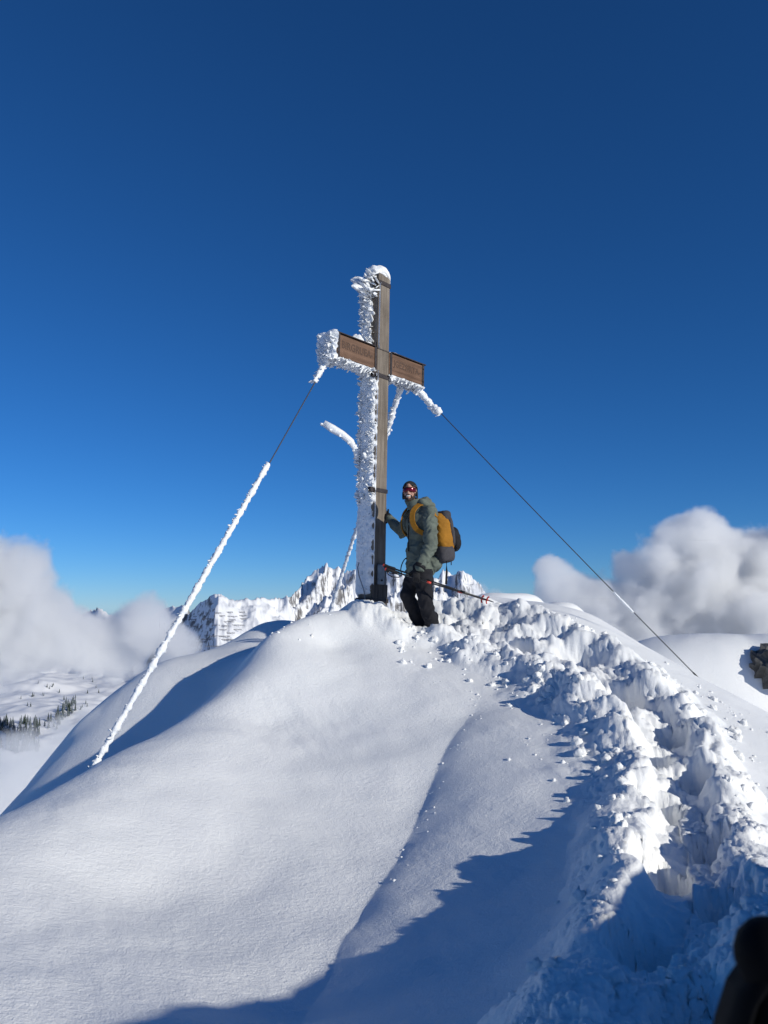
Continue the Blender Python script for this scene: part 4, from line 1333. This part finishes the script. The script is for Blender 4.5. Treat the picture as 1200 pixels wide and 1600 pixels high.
# stand-up collar: open shell round the chin, and the hood gathered behind
V, F = [], []
cols = 28
for j, (rad, h, fw) in enumerate(((0.098, -0.055, 0.0), (0.100, 0.0, 0.012), (0.104, 0.045, 0.022), (0.109, 0.078, 0.030), (0.098, 0.080, 0.030), (0.088, 0.030, 0.02))):
    for k in range(cols):
        a = 2 * math.pi * k / cols
        dip = 0.024 * max(0, math.cos(a - 0.35))
        p = neckb + UP * (h - dip * (j > 1) + 0.012) + (FWD * math.cos(a) + LEFT * math.sin(a)) * rad * (1 + 0.04 * math.sin(3 * a + j)) + FWD * fw * 0.9
        V.append(tuple(p))
for j in range(5):
    for k in range(cols): F.append((j * cols + k, j * cols + (k + 1) % cols, (j + 1) * cols + (k + 1) % cols, (j + 1) * cols + k))
add_mesh('collar', V, F, M_JACKET, jacket)
bm = bmesh.new()
hb = at(659, 787, PD)
ball_bm(bm, hb - FWD * 0.03, (0.075, 0.135, 0.075), BM3); capsule_bm(bm, hb + LEFT * 0.09 + FWD * 0.05, hb + LEFT * 0.08 - FWD * 0.07 - UP * 0.04, 0.045, 0.06); ball_bm(bm, hb - FWD * 0.05 + UP * 0.03, (0.06, 0.10, 0.05), BM3)
fuse('hood', bm, 0.008, M_JACKET, jacket, 4, folds(8, 0.012))
# hem and cuff cords, zip
V, F = tube_np([chest + FWD * 0.158 + UP * (0.12 - 0.42 * t) + LEFT * 0.01 for t in np.linspace(0, 1, 9)], 0.006, 6)
add_mesh('zip', V, F, M_BLACK, jacket)
for wr, el, r_ in ((wrL, elL, 0.066), (wrR, elR, 0.056)):
    e = (wr - el).normalized()
    V, F = tube_np([wr - e * 0.012, wr + e * 0.03], r_, 14); add_mesh('cuff', V, F, M_GLOVE, jacket)

bm = bmesh.new()
ball_bm(bm, pelvis - UP * 0.05, (0.135, 0.175, 0.15), BM3)
for h, k, a, bk in ((hipL, knL, anL, 0.03), (hipR, knR, anR, 0.0)):
    capsule_bm(bm, h - UP * 0.03, k, 0.115, 0.088); capsule_bm(bm, k, a + UP * 0.02, 0.086, 0.082); capsule_bm(bm, a + UP * 0.10, a - UP * 0.02, 0.085, 0.090)
fuse('trousers', bm, 0.010, M_TROUSER, person, 4, folds(12, 0.012, 6, 11))
for a, t in ((anL, toeL), (anR, toeR)):
    bm = bmesh.new()
    capsule_bm(bm, a + UP * 0.06, a - UP * 0.06, 0.066, 0.066); capsule_bm(bm, a - UP * 0.06, t, 0.06, 0.05); capsule_bm(bm, a - UP * 0.10 - (t - a) * 0.3, t - UP * 0.02, 0.045, 0.045)
    fuse('boot', bm, 0.010, M_BOOT, person, 2)

# gloves with five fingers
def glove(palm_c, along, across, normal, curl, name='glove', spread=0.0):
    """along: wrist to knuckles, across: towards the thumb, normal: out of the back of the hand"""
    along, across, normal = along.normalized(), across.normalized(), normal.normalized()
    Mh = Matrix((across, along, normal)).transposed()
    bm = bmesh.new()
    rbox_bm(bm, palm_c, (0.047, 0.052, 0.021), Mh, 3.0)
    capsule_bm(bm, palm_c - along * 0.09, palm_c - along * 0.03, 0.042, 0.038)
    for k, (off, ln) in enumerate(((0.034, 0.072), (0.012, 0.082), (-0.011, 0.076), (-0.034, 0.060))):
        base = palm_c + along * 0.046 + across * off
        dirv = (along + across * spread * off * 10).normalized()
        p = base
        for seg, fr in enumerate((0.42, 0.32, 0.26)):
            ang = curl * (seg + 0.6)
            dv = (dirv * math.cos(ang) - normal * math.sin(ang)).normalized()
            q = p + dv * ln * fr
            capsule_bm(bm, p, q, 0.0125 - 0.001 * seg, 0.0115 - 0.001 * seg, 10)
            p = q
    tb = palm_c + across * 0.042 - along * 0.02
    t1 = tb + (across * 0.75 + along * 0.6 - normal * 0.25 * (1 + curl)).normalized() * 0.042
    t2 = t1 + (across * (0.4 - 0.5 * curl) + along * 0.8 - normal * 0.5 * curl).normalized() * 0.034
    capsule_bm(bm, tb, t1, 0.017, 0.015, 10); capsule_bm(bm, t1, t2, 0.014, 0.012, 10)
    return fuse(name, bm, 0.0045, M_GLOVE, person, 2)
# right hand laid against the post (its far side seen edge-on), fingers up
BDIR = (CR_ROT @ Vector((1, 0, 0))).normalized()
glove(haR, Vector((-0.12, 0.05, 1.0)), Vector((0.737, -0.676, 0.0)), BDIR * 1.0, 0.12, spread=0.35)
# left hand closed round the ski poles
POLE_A0, POLE_A1 = at(599, 883, PD - 0.30), at(772, 941, PD - 0.36)
POLE_B0, POLE_B1 = at(602, 889, PD - 0.36), at(764, 939, PD - 0.30)
def on_pole(p0, p1, px):
    d = p1 - p0; t = 0.0
    for t in np.linspace(0, 1, 200):
        q = p0 + d * float(t)
        if 600 + FPX * q.x / (q.y * CPI + q.z * SP) >= px: return q
    return p0
grip = (on_pole(POLE_A0, POLE_A1, 650) + on_pole(POLE_B0, POLE_B1, 650)) / 2
pdir = (POLE_A1 - POLE_A0).normalized()
side = pdir.cross(UP).normalized()
if side.y > 0: side = -side
glove(grip + UP * 0.028 + side * 0.022, (side * 0.30 - UP * 0.95), -pdir, (side + UP * 0.3), 1.05)

# cap, headband, glasses, beard, teeth
def head_shell(name, rx, ry, rz, c, keep, mat, bump=0.0, seed=1, par=None):
    bm = bmesh.new(); bmesh.ops.create_uvsphere(bm, u_segments=40, v_segments=28, radius=1.0)
    V = []
    for v in bm.verts:
        v.co = Vector((v.co.x * rx, v.co.y * ry, v.co.z * rz))
    bmesh.ops.delete(bm, geom=[v for v in bm.verts if not keep(v.co)], context='VERTS')
    for v in bm.verts:
        v.co = headc + HM @ (Vector(c) + v.co * (1 + bump * math.sin(v.co.x * 260 + seed) * math.sin(v.co.z * 240)))
    for f in bm.faces: f.smooth = True
    me = bpy.data.meshes.new(name); bm.to_mesh(me); bm.free()
    me.materials.append(mat)
    o = bpy.data.objects.new(name, me); COL.objects.link(o); set_parent(o, par or person)
    sd = o.modifiers.new('thick', 'SOLIDIFY'); sd.thickness = 0.005; sd.offset = 0.2
    return o
cap = head_shell('cap', 0.087, 0.108, 0.106, (0, -0.010, 0.026), lambda c: c.z > (0.018 + 0.25 * (c.y - 0.02)) if c.y > -0.02 else c.z > -0.070, M_CAP, 0.012)
head_shell('headband', 0.0905, 0.1105, 0.10, (0, -0.010, 0.022), lambda c: 0.024 < c.z - 0.10 * c.y < 0.062 and c.y > -0.03, M_CAPBAND, 0.006, 3, cap)
# ear flaps of the cap
for s in (-1, 1):
    bm = bmesh.new(); rbox_bm(bm, hp(s * 0.083, -0.012, -0.035), (0.008, 0.032, 0.05), HM, 3)
    fuse('ear_flap', bm, 0.004, M_CAP, cap, 2)
lens = head_shell('sunglasses', 0.082, 0.098, 0.11, (0, 0.006, 0.012), lambda c: abs(c.z - 0.0) < 0.0245 - 0.010 * (abs(c.x) < 0.012) * (c.z < 0) and c.y > 0.022, M_LENS)
V, F = tube_np([hp(x, 0.006 + 0.100 * math.sqrt(max(0, 1 - (x / 0.084) ** 2)), 0.035) for x in np.linspace(-0.08, 0.08, 17)], 0.0035, 6)
add_mesh('frame', V, F, M_BLACK, lens)
bm = bmesh.new()
for s in (-1, 1):
    capsule_bm(bm, hp(s * 0.062, 0.022, -0.030), hp(s * 0.050, 0.045, -0.078), 0.013, 0.018)
    capsule_bm(bm, hp(s * 0.050, 0.045, -0.078), hp(0, 0.070, -0.106), 0.018, 0.018)
    capsule_bm(bm, hp(s * 0.006, 0.094, -0.049), hp(s * 0.034, 0.076, -0.058), 0.0065, 0.007)
    capsule_bm(bm, hp(s * 0.034, 0.076, -0.058), hp(s * 0.040, 0.064, -0.082), 0.007, 0.010)
fuse('beard', bm, 0.004, M_BEARD, person, 2)
V, F = tube_np([hp(x, 0.096 - 9.0 * x * x, -0.0640 + 5.0 * x * x) for x in np.linspace(-0.025, 0.025, 9)], [0.0025, 0.006, 0.0075, 0.008, 0.008, 0.008, 0.0075, 0.006, 0.0025], 8)
add_mesh('teeth', V, F, M_TEETH, person)
# waist belt with a black loop
V, F = tube_np([at(634, 872, PD - 0.05) + Vector((0.01 * math.cos(t), 0.0, 0)) + (at(632, 884, PD) - at(634, 872, PD)) * (1 - math.cos(t)) + Vector((-0.035 * math.sin(t), 0, 0)) for t in np.linspace(0, math.pi, 10)], 0.007, 6)
add_mesh('belt_loop', V, F, M_BLACK, person)

# ================================================================== BACKPACK
pkc = at(689, 838, PD - 0.02)
PU = (UP * 0.97 + FWD * 0.17).normalized(); PB = (-FWD + LEFT * 0.0); PB = (PB - PU * PB.dot(PU)).normalized(); PL = PU.cross(PB).normalized()
PM = Matrix((PB, PL, PU)).transposed()
def pp(b, l, u): return pkc + PM @ Vector((b, l, u))
pack = empty('backpack', pp(0, 0, -0.30))
tag(pack, 'ochre and charcoal backpack worn by the climber', 'backpack')
bm = bmesh.new(); rbox_bm(bm, pp(0.0, 0, 0.0), (0.105, 0.135, 0.270), PM, 3.6)
fuse('main_bag', bm, 0.009, M_OCHRE, pack, 4, folds(21, 0.007))
bm = bmesh.new(); rbox_bm(bm, pp(-0.02, 0, -0.205), (0.110, 0.146, 0.105), PM, 4.0)
fuse('base_panel', bm, 0.009, M_CHARCOAL, pack, 3, folds(23, 0.005))
bm = bmesh.new(); rbox_bm(bm, pp(0.060, 0, 0.222), (0.070, 0.128, 0.070), PM, 3.0); rbox_bm(bm, pp(0.090, 0, 0.05), (0.036, 0.141, 0.20), PM, 3.5)
fuse('top_lid', bm, 0.009, M_CHARCOAL, pack, 3, folds(25, 0.005))
bm = bmesh.new(); rbox_bm(bm, pp(0.150, 0, -0.055), (0.072, 0.122, 0.145), PM, 2.6)
fuse('front_pouch', bm, 0.009, M_BLACK, pack, 3, folds(27, 0.006))
for sgn in (1, -1):
    sh = shL if sgn > 0 else shR
    o_ = LEFT * (0.10 * sgn)
    pts = [pp(-0.08, 0.10 * sgn, 0.24), pp(-0.14, 0.10 * sgn, 0.285), chest + o_ * 1.0 + UP * 0.232 + FWD * 0.035, chest + o_ * 1.05 + UP * 0.205 + FWD * 0.105, chest + o_ * 1.12 + UP * 0.13 + FWD * 0.160, chest + o_ * 1.25 + UP * 0.02 + FWD * 0.166, chest + o_ * 1.5 - UP * 0.06 + FWD * 0.125, chest + o_ * 1.85 - UP * 0.11 + FWD * 0.03]
    # smooth ribbon
    C = []
    P_ = [pts[0]] + pts + [pts[-1]]
    for i in range(len(pts) - 1):
        for t in np.linspace(0, 1, 6, endpoint=False):
            t = float(t); p0, p1, p2, p3 = P_[i], P_[i + 1], P_[i + 2], P_[i + 3]
            C.append(0.5 * ((2 * p1) + (p2 - p0) * t + (2 * p0 - 5 * p1 + 4 * p2 - p3) * t * t + (3 * p1 - p0 - 3 * p2 + p3) * t ** 3))
    V, F = [], []
    for i, p in enumerate(C):
        t = (C[min(i + 1, len(C) - 1)] - C[max(i - 1, 0)]).normalized()
        outn = (p - (chest + UP * 0.03)); outn = (outn - t * outn.dot(t)).normalized(); w = t.cross(outn).normalized()
        for (a, b) in ((-1, -1), (1, -1), (1, 1), (-1, 1)): V.append(tuple(p + w * 0.030 * a + outn * (0.006 * b + 0.006)))
    for i in range(len(C) - 1):
        for k in range(4): F.append((i * 4 + k, i * 4 + (k + 1) % 4, (i + 1) * 4 + (k + 1) % 4, (i + 1) * 4 + k))
    F.append((0, 1, 2, 3)); F.append(tuple(len(V) - 4 + k for k in (3, 2, 1, 0)))
    add_mesh('shoulder_strap', V, F, M_OCHRE, pack, False)
def webbing(name, pts, w, par, mat=M_BLACK):
    V, F = tube_np(pts, w, 6); return add_mesh(name, V, F, mat, par)
webbing('side_strap', [pp(-0.09, 0.128, 0.16), pp(0.02, 0.142, 0.12), pp(0.10, 0.138, 0.02)], 0.007, pack)
webbing('side_strap', [pp(-0.02, 0.142, -0.09), pp(0.06, 0.146, -0.14), pp(0.11, 0.136, -0.20)], 0.007, pack)
webbing('zip', [pp(0.06, 0.132, 0.24), pp(0.06, 0.143, 0.05), pp(0.06, 0.142, -0.12)], 0.006, pack)
webbing('lift_strap', [pp(-0.13, 0.10, 0.30), pp(-0.03, 0.12, 0.27), pp(0.03, 0.13, 0.20)], 0.008, pack)
a0 = at(697.5, 872, PD - 0.14)
webbing('hanging_strap', [pp(0.09, 0.13, -0.26), a0 + UP * 0.0, at(698, 893, PD - 0.14), at(697, 913, PD - 0.13)], 0.013, pack)
webbing('hanging_cord', [pp(0.15, 0.10, -0.16), at(705, 868, PD - 0.1), at(705, 882, PD - 0.1)], 0.0035, pack)
webbing('cord_end', [at(705, 876, PD - 0.1), at(705, 883, PD - 0.1)], 0.006, pack)

# ================================================================== SKI POLES
def ski_pole(P0, P1, label, seed):
    d = (P1 - P0).normalized(); L = (P1 - P0).length
    th = empty('ski_pole', P1)
    V, F = tube_np([P0 + d * 0.02, P0 + d * (L * 0.55), P1 - d * 0.03], [0.0095, 0.009, 0.007], 10); add_mesh('shaft', V, F, M_CARBON, th)
    V, F = tube_np([P0 - d * 0.005, P0 + d * 0.01, P0 + d * 0.03, P0 + d * 0.06, P0 + d * 0.13, P0 + d * 0.145], [0.010, 0.021, 0.020, 0.016, 0.018, 0.012], 12); g = add_mesh('grip', V, F, M_BLACK, th)
    V, F = tube_np([P0 - d * 0.008, P0 + d * 0.012], [0.010, 0.0215], 12); add_mesh('grip_cap', V, F, M_RED, g)
    dn = Vector((0, 0, -1)); dn = (dn - d * dn.dot(d)).normalized()
    V, F = tube_np([P0 + d * 0.02 + dn * 0.015, P0 + d * 0.05 + dn * 0.05, P0 + d * 0.10 + dn * 0.06, P0 + d * 0.17 + dn * 0.045, P0 + d * 0.20 + dn * 0.018, P0 + d * 0.10 + dn * 0.016], 0.006, 6); add_mesh('wrist_strap', V, F, M_BLACK, th)
    for t in (0.42, 0.72):
        c = P0 + d * L * t
        V, F = tube_np([c - d * 0.025, c + d * 0.025], 0.013, 10); add_mesh('clamp', V, F, M_RED if seed else M_BLACK, th)
    c = P1 - d * 0.085
    q = d.to_track_quat('Z', 'Y')
    V, F = [], []                                     # star-shaped basket
    n = 24
    for j, (z, s) in enumerate(((-0.006, 1.0), (0.006, 1.0))):
        for k in range(n):
            a = 2 * math.pi * k / n; rad = 0.046 if (k // 2) % 2 == 0 else 0.024
            V.append(tuple(c + q @ Vector((rad * math.cos(a), rad * math.sin(a), z + 0.012 * (rad > 0.03)))))
    for k in range(n): F.append((k, (k + 1) % n, n + (k + 1) % n, n + k))
    F.append(tuple(range(n - 1, -1, -1))); F.append(tuple(range(n, 2 * n)))
    add_mesh('basket', V, F, M_RED, th, False)
    V, F = tube_np([P1 - d * 0.04, P1 - d * 0.01, P1], [0.0065, 0.005, 0.001], 8); add_mesh('tip', V, F, M_STEEL, th)
    tag(th, label, 'ski pole', 'ski poles in the hand of the climber')
    return th
ski_pole(POLE_A0, POLE_A1, 'upper black ski pole in the hand of the climber, reaching farther right', 0)
ski_pole(POLE_B0, POLE_B1, 'lower black ski pole in the hand of the climber, ending left of the other', 1)

# foreground ski pole: only its grip and strap reach into the corner of the picture
gtop = at(1207, 1436, 0.56)
gp = empty('ski_pole', (gtop.x + 0.05, gtop.y + 0.10, -1.42))
M_GRIP = plain('black_rubber_grip', (0.003, 0.003, 0.0035), 0.7, 0.2, 60, spec=0.08)
ax = (Vector((gtop.x + 0.02, gtop.y + 0.02, -1.42)) - gtop).normalized()
V, F = tube_np([gtop + ax * s for s in (0.0, 0.004, 0.012, 0.022, 0.030, 0.036, 0.046, 0.07, 0.11, 0.15, 0.17)], [0.006, 0.016, 0.0235, 0.0265, 0.026, 0.0235, 0.021, 0.0205, 0.022, 0.0215, 0.015], 28)
g = add_mesh('grip', V, F, M_GRIP, gp)
V, F = tube_np([gtop + ax * 0.15, gtop + ax * 1.25], 0.0085, 14); add_mesh('shaft', V, F, M_CARBON, gp)
for dx in (-0.012, 0.0):
    c = gtop + ax * 0.046 + Vector((dx, -0.021, 0)); V, F = tube_np([c, c + Vector((0, -0.0015, 0))], 0.0022, 8); add_mesh('rivet', V, F, M_STEEL, g)
# webbing strap looping out to the left under the cap
V, F = [], []
sp_ = [(-0.014, 0.030), (-0.026, 0.045), (-0.036, 0.070), (-0.042, 0.100), (-0.0465, 0.135), (-0.050, 0.175), (-0.048, 0.215), (-0.035, 0.245), (-0.012, 0.23), (-0.008, 0.16)]
for (dx, s) in sp_:
    c = gtop + ax * s + Vector((dx, 0, 0))
    for (a, b) in ((-1, -1), (1, -1), (1, 1), (-1, 1)): V.append((c.x + 0.0018 * a, c.y + 0.020 * b - 0.004, c.z + 0.0005 * a))
for i in range(len(sp_) - 1):
    for k in range(4): F.append((i * 4 + k, i * 4 + (k + 1) % 4, (i + 1) * 4 + (k + 1) % 4, (i + 1) * 4 + k))
add_mesh('wrist_strap', V, F, M_GRIP, gp)
c = gtop + ax * 0.11; V = []; F = []
bevel_box('strap_pad', (c.x - 0.047, c.y - 0.016, c.z - 0.16), (c.x - 0.016, c.y + 0.014, c.z + 0.045), M_GRIP, gp, 0.012, 0.45, 3, False)
tag(gp, 'black ski pole grip with wrist strap close to the camera', 'ski pole')

# ================================================================== ROCK on the right
M_ROCK = plain('lichen_grey_rock', (0.085, 0.084, 0.082), 0.9, 0.5, 3.5, 0.02, 0, 9)
def rock(name, c, r, seed, label):
    bm = bmesh.new(); bmesh.ops.create_icosphere(bm, subdivisions=4, radius=1.0)
    co = np.array([v.co for v in bm.verts])
    n1 = ridged2(co[:, 0] * 1.3 + co[:, 2] * 0.7, co[:, 1] * 1.3 + co[:, 2] * 0.9, 4, seed, 0.55) - 0.9
    n2 = billow2(co[:, 0] * 3 + co[:, 2], co[:, 1] * 3 - co[:, 2] * 1.4, 2, seed + 3) - 0.8
    co = co * (1 + 0.36 * n1 + 0.05 * n2)[:, None]
    for v, p in zip(bm.verts, co): v.co = Vector((p[0] * r[0], p[1] * r[1], p[2] * r[2]))
    for f in bm.faces: f.smooth = False
    me = bpy.data.meshes.new(name); bm.to_mesh(me); bm.free(); me.materials.append(M_ROCK)
    o = bpy.data.objects.new(name, me); o.location = c; COL.objects.link(o)
    tag(o, label, 'rock')
    return o
rock('rock', at(1209, 1049, 15.15), (0.42, 0.5, 0.42), 4, 'bare grey rock sticking out of the snow mound at the right edge')
